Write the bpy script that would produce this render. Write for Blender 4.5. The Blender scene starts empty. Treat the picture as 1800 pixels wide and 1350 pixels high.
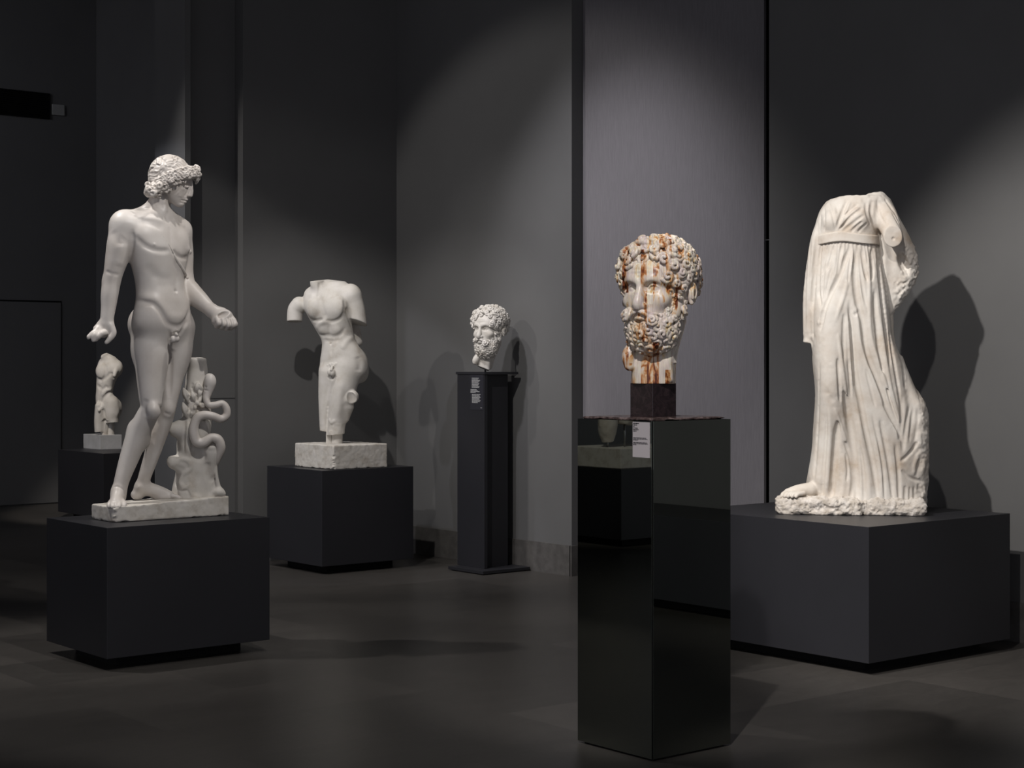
import bpy, bmesh, math, random
import numpy as np
from mathutils import Vector, Matrix

# ------------------------------------------------------------------ camera
scene = bpy.context.scene
C = scene.collection
F = 2947.0            # focal length in pixels of the 1800 px wide frame
H = 1.5               # camera height, m
HOR = 640.0           # horizon row
YAW = math.radians(50.62)   # angle from world +X to the view direction
cam_d = bpy.data.cameras.new('camera')
cam = bpy.data.objects.new('camera', cam_d)
C.objects.link(cam)
scene.camera = cam
cam_d.sensor_width = 36.0
cam_d.lens = 36.0 * F / 1800.0
cam_d.shift_y = -(675.0 - HOR) / 1800.0
cam_d.clip_end = 80
cam.location = (0, 0, H)
cam.rotation_euler = (math.radians(90), math.radians(0.0), YAW - math.radians(90))

VX, VY = math.cos(YAW), math.sin(YAW)     # view direction
RX, RY = math.sin(YAW), -math.cos(YAW)    # camera right


def at(px, py, D):
    """world point seen at pixel (px, py) at depth D"""
    t = (px - 900.0) / F
    return Vector((D * (VX + RX * t), D * (VY + RY * t), H - (py - HOR) * D / F))


def depth_of(x, y):
    return x * VX + y * VY


def on_plane_x(px, X):
    t = (px - 900.0) / F
    return X / (VX + RX * t)


def on_plane_y(px, Y):
    t = (px - 900.0) / F
    return Y / (VY + RY * t)


# ------------------------------------------------------------------ light
world = bpy.data.worlds.new('gallery_dim')
scene.world = world
world.use_nodes = True
bg = world.node_tree.nodes['Background']
bg.inputs[0].default_value = (0.90, 0.90, 1.0, 1)
bg.inputs[1].default_value = 0.6
scene.view_settings.view_transform = 'Standard'
scene.view_settings.look = 'None'
scene.view_settings.exposure = 0.0
scene.view_settings.gamma = 1.0
scene.view_settings.use_curve_mapping = False


def spot(loc, target, power, cone, blend=0.3, radius=0.04, color=(1, 0.95, 0.9)):
    l = bpy.data.lights.new('spot_or_fill', 'SPOT')
    l.energy = power
    l.spot_size = math.radians(cone)
    l.spot_blend = blend
    l.shadow_soft_size = radius
    l.color = color
    o = bpy.data.objects.new('spot_or_fill', l)
    C.objects.link(o)
    o.location = loc
    d = Vector(target) - Vector(loc)
    o.rotation_euler = d.to_track_quat('-Z', 'Y').to_euler()
    return o


WARM = (1.0, 0.93, 0.86)
NEUT = (1.0, 0.96, 0.93)
COOL = (0.86, 0.88, 1.0)
# two crossing spots on the draped figure: they throw the double shadow on the long wall
spot((3.2, 5.2, 4.6), (7.4, 4.5, 1.0), 860, 46, 0.6, 0.05, NEUT)
spot((3.5, 3.4, 4.6), (7.4, 5.2, 0.9), 300, 38, 0.5, 0.05, NEUT)
# torso: key from the front left and a long low throw along the bay wall
spot((3.9, 7.2, 4.8), (6.9, 10.2, 0.9), 420, 40, 0.5, 0.04, NEUT)
spot((1.8, 10.3, 4.8), (7.8, 9.2, 1.3), 240, 48, 0.3, 0.05, NEUT)
# white bearded head
spot((5.6, 9.8, 4.7), (7.6, 9.2, 0.3), 130, 64, 0.9, 0.04, NEUT)
# nude youth: rim from behind left, added front fill, steep key from the right
spot((2.8, 8.7, 5.1), (4.0, 7.6, 1.4), 400, 50, 0.4, 0.05, NEUT)
spot((3.9, 4.4, 5.0), (4.0, 7.7, 1.4), 370, 30, 0.4, 0.05, NEUT)
spot((4.95, 6.9, 5.0), (4.1, 7.7, 1.6), 150, 36, 0.5, 0.04, NEUT)
# onyx head
spot((1.7, 2.5, 5.0), (4.6, 4.8, 1.5), 800, 26, 0.5, 0.05, NEUT)
# wash added over the fabric screen, in place of the other spots' spill
spot((5.0, 8.8, 5.3), (8.3, 8.35, 1.2), 500, 46, 0.9, 0.1, (0.97, 0.95, 1.0))
# small torso far back
spot((5.2, 13.0, 4.8), (7.4, 15.0, 1.0), 600, 30, 0.4, 0.05, WARM)
spot((1.0, 12.6, 5.6), (4.6, 17.0, 1.8), 170, 100, 1.0, 0.2, COOL)  # cool fill added to lift the dark far wall, no known lamp
# end of the bay
spot((2.6, 11.25, 5.2), (5.95, 11.2, 1.5), 170, 34, 0.2, 0.05, COOL)
spot((3.0, 8.8, 5.0), (6.2, 11.2, 0.5), 150, 44, 0.25, 0.05, NEUT)
# objects outside the frame that the mirror column shows
spot((2.2, 8.2, 4.8), (-1.3, 10.8, 0.8), 420, 30, 0.5, 0.05, NEUT)
spot((3.2, 0.6, 4.8), (7.4, 1.0, 0.9), 420, 50, 0.6, 0.05, NEUT)


# ------------------------------------------------------------------ naming
def tag(o, label=None, cat=None, group=None, kind=None):
    if label: o['label'] = label
    if cat: o['category'] = cat
    if group: o['group'] = group
    if kind: o['kind'] = kind
    return o


def empty(name, loc, rz, label, cat, group=None):
    o = bpy.data.objects.new(name, None)
    C.objects.link(o)
    o.location = loc
    o.rotation_euler = (0, 0, rz)
    o.empty_display_size = 0.1
    return tag(o, label, cat, group)


def link_mesh(name, me, mat, parent=None, smooth=False):
    o = bpy.data.objects.new(name, me)
    C.objects.link(o)
    if mat: me.materials.append(mat)
    if parent: o.parent = parent
    if smooth:
        me.polygons.foreach_set('use_smooth', [True] * len(me.polygons))
    return o


class MB:
    """collects shapes of ONE mesh"""
    def __init__(s):
        s.bm = bmesh.new()

    def box(s, x0, x1, y0, y1, z0, z1, bev=0.0):
        r = bmesh.ops.create_cube(s.bm, size=1.0)
        vs = r['verts']
        for v in vs:
            v.co = Vector((x0 + (v.co.x + .5) * (x1 - x0), y0 + (v.co.y + .5) * (y1 - y0), z0 + (v.co.z + .5) * (z1 - z0)))
        if bev > 0:
            es = list({e for v in vs for e in v.link_edges})
            bmesh.ops.bevel(s.bm, geom=es, offset=bev, segments=2, affect='EDGES', profile=0.6)
        return s

    def poly(s, pts, z0, z1):
        lo = [s.bm.verts.new((p[0], p[1], z0)) for p in pts]
        hi = [s.bm.verts.new((p[0], p[1], z1)) for p in pts]
        n = len(pts)
        s.bm.faces.new(list(reversed(lo)))
        s.bm.faces.new(hi)
        for i in range(n):
            j = (i + 1) % n
            s.bm.faces.new((lo[i], lo[j], hi[j], hi[i]))
        return s

    def cyl(s, p0, p1, r, n=16, r2=None):
        p0, p1 = Vector(p0), Vector(p1)
        d = p1 - p0
        q = d.to_track_quat('Z', 'Y').to_matrix().to_4x4()
        m = Matrix.Translation((p0 + p1) / 2) @ q
        bmesh.ops.create_cone(s.bm, cap_ends=True, segments=n, radius1=r, radius2=r if r2 is None else r2, depth=d.length, matrix=m)
        return s

    def build(s, name, mat, parent=None, smooth=False):
        bmesh.ops.recalc_face_normals(s.bm, faces=s.bm.faces)
        me = bpy.data.meshes.new(name)
        s.bm.to_mesh(me)
        s.bm.free()
        return link_mesh(name, me, mat, parent, smooth)


# ------------------------------------------------------------------ materials
def mat(name):
    m = bpy.data.materials.new(name)
    m.use_nodes = True
    nt = m.node_tree
    return m, nt, nt.nodes['Principled BSDF']


def node(nt, t, **kw):
    n = nt.nodes.new(t)
    for k, v in kw.items():
        setattr(n, k, v)
    return n


def noise_ramp(nt, scale, stops, detail=5, rough=0.6, coord='Object', vscale=None, dist=0.0):
    tc = node(nt, 'ShaderNodeTexCoord')
    nz = node(nt, 'ShaderNodeTexNoise')
    nz.inputs['Scale'].default_value = scale
    nz.inputs['Detail'].default_value = detail
    nz.inputs['Roughness'].default_value = rough
    nz.inputs['Distortion'].default_value = dist
    if vscale:
        mp = node(nt, 'ShaderNodeMapping')
        mp.inputs['Scale'].default_value = vscale
        nt.links.new(tc.outputs[coord], mp.inputs[0])
        nt.links.new(mp.outputs[0], nz.inputs['Vector'])
    else:
        nt.links.new(tc.outputs[coord], nz.inputs['Vector'])
    rp = node(nt, 'ShaderNodeValToRGB')
    el = rp.color_ramp.elements
    el[0].position, el[0].color = stops[0][0], (*stops[0][1], 1)
    el[1].position, el[1].color = stops[-1][0], (*stops[-1][1], 1)
    for p, c in stops[1:-1]:
        e = el.new(p)
        e.color = (*c, 1)
    nt.links.new(nz.outputs['Fac'], rp.inputs[0])
    return rp, nz


def add_bump(nt, b, scale, strength, dist=0.002, detail=6, vscale=None):
    rp, nz = noise_ramp(nt, scale, [(0, (0, 0, 0)), (1, (1, 1, 1))], detail=detail, rough=0.7, vscale=vscale)
    bp = node(nt, 'ShaderNodeBump')
    bp.inputs['Strength'].default_value = strength
    bp.inputs['Distance'].default_value = dist
    nt.links.new(nz.outputs['Fac'], bp.inputs['Height'])
    nt.links.new(bp.outputs[0], b.inputs['Normal'])


def simple(name, stops, scale, rough, spec=0.5, bump=None, vscale=None, coord='Object'):
    m, nt, b = mat(name)
    rp, _ = noise_ramp(nt, scale, stops, vscale=vscale, coord=coord)
    nt.links.new(rp.outputs[0], b.inputs['Base Color'])
    b.inputs['Roughness'].default_value = rough
    b.inputs['Specular IOR Level'].default_value = spec
    if bump: add_bump(nt, b, *bump)
    return m


M = {}
M['marble'] = simple('polished_marble', [(0.3, (0.52, 0.475, 0.43)), (0.5, (0.60, 0.56, 0.52)), (0.7, (0.65, 0.62, 0.585))], 4.0, 0.42, 0.45, (60, 0.12, 0.001))
M['marble_worn'] = simple('weathered_marble', [(0.28, (0.46, 0.41, 0.35)), (0.45, (0.56, 0.53, 0.48)), (0.7, (0.63, 0.60, 0.56))], 9.0, 0.6, 0.3, (90, 0.35, 0.002))
M['marble_warm'] = simple('patinated_marble', [(0.28, (0.45, 0.36, 0.27)), (0.42, (0.58, 0.52, 0.45)), (0.6, (0.66, 0.62, 0.56))], 5.0, 0.6, 0.3, (110, 0.35, 0.002))
M['stone_block'] = simple('rough_stone_block', [(0.3, (0.42, 0.38, 0.33)), (0.5, (0.56, 0.53, 0.48)), (0.7, (0.6, 0.57, 0.53))], 14.0, 0.75, 0.25, (60, 0.35, 0.002))
M['rock'] = simple('rough_marble_rock', [(0.3, (0.40, 0.35, 0.29)), (0.5, (0.58, 0.53, 0.47)), (0.7, (0.66, 0.62, 0.57))], 22.0, 0.8, 0.2, (70, 0.9, 0.005))
M['block_smooth'] = simple('grey_marble_block', [(0.3, (0.36, 0.36, 0.36)), (0.7, (0.48, 0.48, 0.49))], 6.0, 0.55, 0.3)
M['plinth'] = simple('charcoal_plinth_paint', [(0.3, (0.0175, 0.0175, 0.0205)), (0.7, (0.020, 0.020, 0.0235))], 3.0, 0.42, 0.4, (400, 0.05, 0.0005))
M['recess'] = simple('black_recess', [(0.3, (0.003, 0.003, 0.003)), (0.7, (0.004, 0.004, 0.004))], 3.0, 0.7, 0.2)
M['wall'] = simple('dark_grey_wall_paint', [(0.3, (0.118, 0.117, 0.115)), (0.7, (0.132, 0.131, 0.129))], 1.3, 0.62, 0.3, (160, 0.12, 0.001))
M['skirting'] = simple('stone_skirting', [(0.3, (0.07, 0.066, 0.062)), (0.7, (0.115, 0.109, 0.103))], 14, 0.6, 0.3, (90, 0.3, 0.001))
M['ceiling'] = simple('black_ceiling', [(0.3, (0.01, 0.01, 0.01)), (0.7, (0.014, 0.014, 0.014))], 1.3, 0.9, 0.1)
M['vent_metal'] = simple('black_vent_metal', [(0.3, (0.002, 0.002, 0.002)), (0.7, (0.004, 0.004, 0.004))], 3.0, 0.6, 0.2)
M['grey_plastic'] = simple('grey_plastic', [(0.3, (0.30, 0.30, 0.285)), (0.7, (0.34, 0.34, 0.325))], 3.0, 0.6, 0.3)
M['steel'] = simple('brushed_steel', [(0.3, (0.30, 0.30, 0.31)), (0.7, (0.36, 0.36, 0.37))], 20.0, 0.35, 0.5)
M['steel'].node_tree.nodes['Principled BSDF'].inputs['Metallic'].default_value = 0.9
M['card'] = simple('white_label_card', [(0.3, (0.42, 0.39, 0.40)), (0.7, (0.44, 0.41, 0.42))], 3.0, 0.6, 0.2)
M['ink'] = simple('black_ink', [(0.3, (0.02, 0.02, 0.02)), (0.7, (0.025, 0.025, 0.025))], 3.0, 0.7, 0.1)
M['ink_white'] = simple('pale_lettering', [(0.3, (0.38, 0.38, 0.38)), (0.7, (0.4, 0.4, 0.4))], 3.0, 0.7, 0.1)
M['label_panel'] = simple('blue_black_label', [(0.3, (0.022, 0.022, 0.028)), (0.7, (0.026, 0.026, 0.033))], 3.0, 0.5, 0.3)


def make_floor_mat():
    m, nt, b = mat('dark_stone_floor')
    tc = node(nt, 'ShaderNodeTexCoord')
    mp = node(nt, 'ShaderNodeMapping')
    mp.inputs['Rotation'].default_value = (0, 0, math.radians(0))
    nt.links.new(tc.outputs['Object'], mp.inputs[0])
    br = node(nt, 'ShaderNodeTexBrick')
    br.inputs['Scale'].default_value = 1.0
    br.inputs['Brick Width'].default_value = 1.3
    br.inputs['Row Height'].default_value = 0.62
    br.inputs['Mortar Size'].default_value = 0.0022
    br.inputs['Color1'].default_value = (0.064, 0.059, 0.0545, 1)
    br.inputs['Color2'].default_value = (0.044, 0.041, 0.038, 1)
    br.inputs['Mortar'].default_value = (0.045, 0.042, 0.039, 1)
    nt.links.new(mp.outputs[0], br.inputs['Vector'])
    rp, nz = noise_ramp(nt, 5.0, [(0.25, (0.86, 0.86, 0.86)), (0.75, (1.12, 1.12, 1.12))], detail=8, rough=0.65, vscale=(1, 2.2, 1))
    rp2, nz2 = noise_ramp(nt, 22.0, [(0.25, (0.80, 0.80, 0.80)), (0.75, (1.22, 1.21, 1.19))], detail=8, rough=0.8, vscale=(1, 2.5, 1), dist=.4)
    mx = node(nt, 'ShaderNodeMixRGB', blend_type='MULTIPLY')
    mx.inputs[0].default_value = 1.0
    nt.links.new(br.outputs['Color'], mx.inputs[1])
    nt.links.new(rp.outputs[0], mx.inputs[2])
    mx2 = node(nt, 'ShaderNodeMixRGB', blend_type='MULTIPLY')
    mx2.inputs[0].default_value = 1.0
    nt.links.new(mx.outputs[0], mx2.inputs[1])
    nt.links.new(rp2.outputs[0], mx2.inputs[2])
    nt.links.new(mx2.outputs[0], b.inputs['Base Color'])
    b.inputs['Roughness'].default_value = 0.33
    b.inputs['Specular IOR Level'].default_value = 0.4
    bp = node(nt, 'ShaderNodeBump')
    bp.inputs['Strength'].default_value = 0.12
    bp.inputs['Distance'].default_value = 0.003
    nt.links.new(nz2.outputs['Fac'], bp.inputs['Height'])
    nt.links.new(bp.outputs[0], b.inputs['Normal'])
    return m


M['floor'] = make_floor_mat()


def make_fabric_mat():
    m, nt, b = mat('grey_woven_fabric')
    rp, nz = noise_ramp(nt, 1.0, [(0.3, (0.17, 0.162, 0.17)), (0.7, (0.215, 0.205, 0.215))], detail=6, rough=0.7, vscale=(150, 150, 9))
    nt.links.new(rp.outputs[0], b.inputs['Base Color'])
    b.inputs['Roughness'].default_value = 0.9
    b.inputs['Specular IOR Level'].default_value = 0.1
    add_bump(nt, b, 1.0, 0.3, 0.001, 4, (300, 300, 12))
    return m


M['fabric'] = make_fabric_mat()


def make_mirror_black():
    m, nt, b = mat('black_mirror_glass')
    rp, _ = noise_ramp(nt, 2.0, [(0.3, (0.29, 0.31, 0.28)), (0.7, (0.31, 0.33, 0.30))])
    nt.links.new(rp.outputs[0], b.inputs['Base Color'])
    b.inputs['Metallic'].default_value = 1.0
    b.inputs['Roughness'].default_value = 0.01
    return m


M['mirror'] = make_mirror_black()

# ------------------------------------------------------------------ the room
WX = 7.85          # long wall plane x
WY = 11.03         # recessed bay wall plane y
FY = 17.1          # far wall
FX = 8.14
CH = 6.2
XEND = on_plane_y(325, WY) * (VX + RX * (325 - 900) / F)     # free end of the bay wall
op0 = at(1005, 0, on_plane_x(1005, WX)).y                     # opening in the long wall
op1 = at(1352, 0, on_plane_x(1352, WX)).y
BH = 0.215


def struct(name, mb, m, smooth=False):
    o = mb.build(name, m, None, smooth)
    o['kind'] = 'structure'
    return o


struct('floor', MB().box(-9, 11, -8, 20, -0.1, 0), M['floor'])
struct('ceiling', MB().box(-9, 11, -8, 20, CH, CH + 0.1), M['ceiling'])
struct('wall_right', MB().box(WX, WX + 0.5, op0, WY - 0.001, 0, CH), M['wall'])
struct('wall_front', MB().box(WX, WX + 0.5, -8, op1, 0, CH), M['wall'])
w = MB()
a = at(335, 0, on_plane_y(335, WY)).x
bb = at(427, 0, on_plane_y(427, WY)).x
bi = WY + 0.16
w.box(XEND, a, WY, WY + 0.47, 0, CH)
w.box(a, bb, WY + 0.12, WY + 0.47, 0, CH)
w.box(bb, WX + 0.5, WY, WY + 0.47, 0, CH)
struct('wall_back', w, M['wall'])
struct('trim_1', MB().box(a, bb, WY + 0.112, WY + 0.13, 1.245, 1.255), M['wall'])
struct('wall_far', MB().box(-9, FX + 0.3, FY, FY + 0.2, 0, CH), M['wall'])
struct('wall_side', MB().box(FX, FX + 0.3, WY + 0.4, FY, 0, CH), M['wall'])
# stone skirting along the long wall, in lengths with fine joints
sk = MB()
y = WY - 0.02
random.seed(5)
while y > op0 + 0.01:
    y1 = max(op0, y - 1.35)
    sk.box(WX - 0.012, WX + 0.02, y1 + 0.002, y, 0, BH)
    y = y1
y = op1
while y > -7.9:
    y1 = y - 1.35
    sk.box(WX - 0.012, WX + 0.02, y1 + 0.002, y, 0, BH)
    y = y1
sk.box(WX - 0.012, WX + 0.4, op0 - 0.012, op0 + 0.01, 0, BH)
struct('baseboard_right', sk, M['skirting'])
# behind the opening: darkness, closed by a partition
struct('wall_alcove', MB().box(WX + 1.2, WX + 1.3, op1 - 1.5, op0 + 1.5, 0, CH).box(WX + .51, WX + 1.19, op1 - 1.6, op1 - 1.5, 0, CH).box(WX + .51, WX + 1.19, op0 + 1.5, op0 + 1.6, 0, CH), M['ceiling'])

# fabric screen hanging in the opening
SX = at(1024.5, 0, on_plane_y(1024.5, op0)).x
s0 = op0 - 0.002
s1 = at(1343, 0, on_plane_x(1343, SX)).y
o = MB().box(SX, SX + 0.02, s1, s0, 0.02, CH - 0.05).build('fabric_screen', M['fabric'])
tag(o, 'tall pale grey woven fabric screen hanging in the wall opening behind the onyx head', 'screen')
# fittings in the dark gap beside the screen
p = at(1347, 226, on_plane_x(1347, SX + 0.15))
e = empty('wall_speaker', (p.x, p.y, p.z - 0.13), 0, 'small black slotted box high in the dark gap right of the fabric screen', 'speaker')
k = MB().box(-0.05, 0.02, -0.06, 0.06, 0, 0.3, 0.004).build('housing', M['vent_metal'], e)
k = MB()
for i in range(5):
    k.box(-0.056, -0.05, -0.05 + i * 0.022, -0.042 + i * 0.022, 0.02, 0.28)
k.build('grille', M['plinth'], e)
k = MB().box(-0.01, 0.4, -0.02, 0.02, 0.12, 0.16).build('bracket', M['vent_metal'], e)
p = at(1347, 422, on_plane_x(1347, SX + 0.01))
o = MB().cyl((p.x, s1 + 0.06, p.z), (p.x, op1 - 0.02, p.z), 0.004, 8).build('tension_rod', M['steel'], None, True)
tag(o, 'thin pale metal rod bridging the dark gap right of the fabric screen', 'rod')

# far wall: flush door, vent, small box
D = on_plane_y(106, FY)
dx1 = at(106, 0, D).x
dz = at(60, 531, on_plane_y(60, FY)).z
door = MB().box(dx1 - 2.2, dx1, FY - 0.02, FY + 0.02, 0.01, dz, 0.004)
o = door.build('door_1', M['wall'])
o['kind'] = 'structure'
fr = MB()
fr.box(dx1, dx1 + 0.012, FY - 0.004, FY + 0.01, 0, dz + 0.012).box(dx1 - 2.21, dx1 + 0.012, FY - 0.006, FY + 0.01, dz, dz + 0.018)
o = fr.build('door_gap', M['recess'])
o['kind'] = 'structure'
o.name = 'trim_2'
v0 = at(86, 165, on_plane_y(86, FY))
v1 = at(86, 210, on_plane_y(86, FY))
e = empty('air_vent', (v0.x, FY, v1.z), 0, 'long black louvred air vent high on the far left wall', 'vent')
MB().box(-1.6, 0, -0.01, 0.0, 0, v0.z - v1.z).build('back_plate', M['recess'], e)
k = MB()
hh = v0.z - v1.z
k.box(-1.6, 0, -0.03, -0.0, 0, 0.012).box(-1.6, 0, -0.03, 0, hh - 0.012, hh).box(-0.012, 0, -0.03, 0, 0, hh).box(-1.6, -1.588, -0.03, 0, 0, hh)
k.build('frame', M['vent_metal'], e)
k = MB()
n = 12
for i in range(n):
    z = 0.012 + (hh - 0.024) * (i + 0.2) / n
    k.box(-1.59, -0.01, -0.024, -0.012, z, z + 0.008)
k.build('louvre', M['vent_metal'], e)
p = at(101, 203, on_plane_y(101, FY))
o = MB().box(p.x - 0.07, p.x + 0.07, FY - 0.03, FY, p.z, p.z + 0.115, 0.006)
o = o.build('wall_sensor', M['grey_plastic'])
tag(o, 'small square grey box on the far left wall beside the vent', 'sensor')


# ------------------------------------------------------------------ plinths
def corner(px, py, z):
    """world XY of the point at height z seen at pixel"""
    D = (H - z) * F / (py - HOR)
    return at(px, py, D)


def extent(P, px, axis):
    """length from P along +X / +Y until the pixel column px is reached"""
    t = (px - 900.0) / F
    # (P + L a).r = t (P + L a).v
    ax, ay = (1, 0) if axis == 'x' else (0, 1)
    pr = P.x * RX + P.y * RY
    pv = P.x * VX + P.y * VY
    return (t * pv - pr) / ((ax * RX + ay * RY) - t * (ax * VX + ay * VY))


def plinth(fx, fy, lx, rx, top, label, gap=0.06, inset=0.11, group='charcoal plinths'):
    P = corner(fx, fy, gap)
    LX = extent(P, rx, 'x')
    LY = extent(P, lx, 'y')
    D = depth_of(P.x, P.y)
    z1 = H - (top - HOR) * D / F
    e = empty('display_plinth', (P.x, P.y, 0), 0, label, 'plinth', group)
    MB().box(0, LX, 0, LY, gap, z1, 0.002).build('block', M['plinth'], e)
    MB().box(inset, LX - inset, inset, LY - inset, 0, gap).build('recessed_foot', M['recess'], e)
    return P, LX, LY, z1


P1 = plinth(188, 1159, 82, 474, 928, 'charcoal plinth under the marble nude youth with the serpent, at left')
P2 = plinth(566, 996.5, 469.5, 726.5, 827.5, 'charcoal plinth under the headless male torso on a pitted stone block')
P3 = plinth(1527, 1167, 1196, 1775.5, 926.5, 'wide charcoal plinth under the headless draped woman, at right')
P4 = plinth(182, 912, 102, 279, 797.5, 'charcoal plinth half hidden behind the nude youth, under the small torso')
print('plinth tops', P1[3], P2[3], P3[3], P4[3])

# ------------------------------------------------------------------ sculpting
# Marble figures are carved as volumes: a signed distance grid built from limbs
# (tapered capsules), ellipsoids and lofts, worked over with chisel strokes, and
# skinned into one continuous surface. Working unit: one photo pixel at the
# figure's own distance (about 3 mm); axes: x right, y away, z DOWN.

def smin(a, b, k):
    if k <= 0: return np.minimum(a, b)
    h = np.maximum(k - np.abs(a - b), 0) / k
    return np.minimum(a, b) - h * h * k * 0.25


def spline(pts, step=4.0):
    P = np.array(pts, float)
    if len(P) < 3:
        n = max(2, int(np.linalg.norm(P[-1] - P[0]) / step) + 1)
        return np.array([P[0] + (P[-1] - P[0]) * t for t in np.linspace(0, 1, n)])
    Q = np.vstack([2 * P[0] - P[1], P, 2 * P[-1] - P[-2]])
    out = []
    for i in range(1, len(Q) - 2):
        n = max(1, int(np.linalg.norm(Q[i + 1][:3] - Q[i][:3]) / step))
        for j in range(n):
            t = j / n
            out.append(0.5 * ((2 * Q[i]) + (-Q[i - 1] + Q[i + 1]) * t + (2 * Q[i - 1] - 5 * Q[i] + 4 * Q[i + 1] - Q[i + 2]) * t * t
                              + (-Q[i - 1] + 3 * Q[i] - 3 * Q[i + 1] + Q[i + 2]) * t ** 3))
    out.append(P[-1])
    return np.array(out)


def rotm(rx, ry, rz):
    cx, sx, cy, sy, cz, sz = math.cos(rx), math.sin(rx), math.cos(ry), math.sin(ry), math.cos(rz), math.sin(rz)
    Rx = np.array([[1, 0, 0], [0, cx, -sx], [0, sx, cx]])
    Ry = np.array([[cy, 0, sy], [0, 1, 0], [-sy, 0, cy]])
    Rz = np.array([[cz, -sz, 0], [sz, cz, 0], [0, 0, 1]])
    return Rz @ Ry @ Rx


class Clay:
    def __init__(s, lo, hi, h):
        s.lo = np.array(lo, float)
        s.h = h
        s.n = [int(math.ceil((b - a) / h)) + 1 for a, b in zip(lo, hi)]
        s.F = np.full(s.n, 20.0, np.float32)

    def box_of(s, lo, hi):
        sl, ax = [], []
        for i in range(3):
            a = max(0, int((lo[i] - s.lo[i]) / s.h))
            b = min(s.n[i], int((hi[i] - s.lo[i]) / s.h) + 2)
            if b <= a: return None, None
            sl.append(slice(a, b))
            sh = [1, 1, 1]
            sh[i] = b - a
            ax.append((s.lo[i] + s.h * np.arange(a, b)).astype(np.float32).reshape(sh))
        return tuple(sl), ax

    def put(s, sl, d, k, op):
        if op == '+': s.F[sl] = smin(s.F[sl], d, k)
        elif op == '-': s.F[sl] = -smin(-s.F[sl], d, k)
        else: s.F[sl] = -smin(-s.F[sl], -d, k)

    def seg(s, ax, a, b, ra, rb):
        X, Y, Z = ax
        bx, by, bz = b[0] - a[0], b[1] - a[1], b[2] - a[2]
        L = bx * bx + by * by + bz * bz + 1e-9
        t = ((X - a[0]) * bx + (Y - a[1]) * by + (Z - a[2]) * bz) / L
        t = np.clip(t, 0, 1)
        d = np.sqrt((X - a[0] - t * bx) ** 2 + (Y - a[1] - t * by) ** 2 + (Z - a[2] - t * bz) ** 2)
        return d - (ra + (rb - ra) * t)

    def chain(s, pts, k=6, kk=None, op='+', smooth=True, step=None):
        """tapered tube through points (x, y, z, r)"""
        P = np.array(pts, float)
        if smooth and len(P) > 2: P = spline(P, step or max(0.8, P[:, 3].min() * .16))
        kk = 0
        pad = k + 2 * s.h
        if len(P) == 1: P = np.vstack([P, P])
        r = P[:, 3]
        lo = (P[:, :3] - r[:, None]).min(0) - pad
        hi = (P[:, :3] + r[:, None]).max(0) + pad
        sl, ax = s.box_of(lo, hi)
        if sl is None: return s
        sub = None
        D = np.full([q.stop - q.start for q in sl], 20.0, np.float32)
        for i in range(len(P) - 1):
            a, b = P[i], P[i + 1]
            l2 = np.minimum(a[:3] - a[3], b[:3] - b[3]) - pad - kk
            h2 = np.maximum(a[:3] + a[3], b[:3] + b[3]) + pad + kk
            s2, ax2 = s.box_of(l2, h2)
            if s2 is None: continue
            rel = tuple(slice(max(q.start, p.start) - p.start, min(q.stop, p.stop) - p.start) for q, p in zip(s2, sl))
            if any(q.stop <= q.start for q in rel): continue
            axr = []
            for j in range(3):
                v = ax[j].ravel()[rel[j]]
                sh = [1, 1, 1]
                sh[j] = len(v)
                axr.append(v.reshape(sh))
            D[rel] = smin(D[rel], s.seg(axr, a, b, a[3], b[3]), kk)
        s.put(sl, D, k, op)
        return s

    def ell(s, c, r, k=6, rot=(0, 0, 0), op='+'):
        R = rotm(*[math.radians(v) for v in rot])
        ext = np.sqrt(((R * np.array(r)[None, :]) ** 2).sum(1)) + k + 2 * s.h
        sl, ax = s.box_of(np.array(c) - ext, np.array(c) + ext)
        if sl is None: return s
        X, Y, Z = ax[0] - c[0], ax[1] - c[1], ax[2] - c[2]
        u = [(R[0, i] * X + R[1, i] * Y + R[2, i] * Z) for i in range(3)]
        k0 = np.sqrt(sum((u[i] / r[i]) ** 2 for i in range(3))) + 1e-6
        k1 = np.sqrt(sum((u[i] / r[i] ** 2) ** 2 for i in range(3))) + 1e-6
        s.put(sl, k0 * (k0 - 1) / k1, k, op)
        return s

    def boxy(s, c, hf, rnd=1.0, k=0, rot=(0, 0, 0), op='+'):
        R = rotm(*[math.radians(v) for v in rot])
        hf = np.array(hf, float)
        ext = np.abs(R) @ hf + k + 2 * s.h + 1
        sl, ax = s.box_of(np.array(c) - ext, np.array(c) + ext)
        if sl is None: return s
        X, Y, Z = ax[0] - c[0], ax[1] - c[1], ax[2] - c[2]
        q = [np.abs(R[0, i] * X + R[1, i] * Y + R[2, i] * Z) - (hf[i] - rnd) for i in range(3)]
        d = np.sqrt(sum(np.maximum(v, 0) ** 2 for v in q)) + np.minimum(np.maximum(q[0], np.maximum(q[1], q[2])), 0) - rnd
        s.put(sl, d, k, op)
        return s

    def plane(s, p, nrm, k=0, lo=None, hi=None):
        """cut away the half space in front of the plane (normal points to the removed side)"""
        lo = s.lo if lo is None else lo
        hi = s.lo + s.h * np.array(s.n) if hi is None else hi
        sl, ax = s.box_of(lo, hi)
        n = np.array(nrm, float)
        n /= np.linalg.norm(n)
        d = -((ax[0] - p[0]) * n[0] + (ax[1] - p[1]) * n[1] + (ax[2] - p[2]) * n[2])
        s.put(sl, d + np.zeros([q.stop - q.start for q in sl], np.float32), k, '-')
        return s

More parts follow.
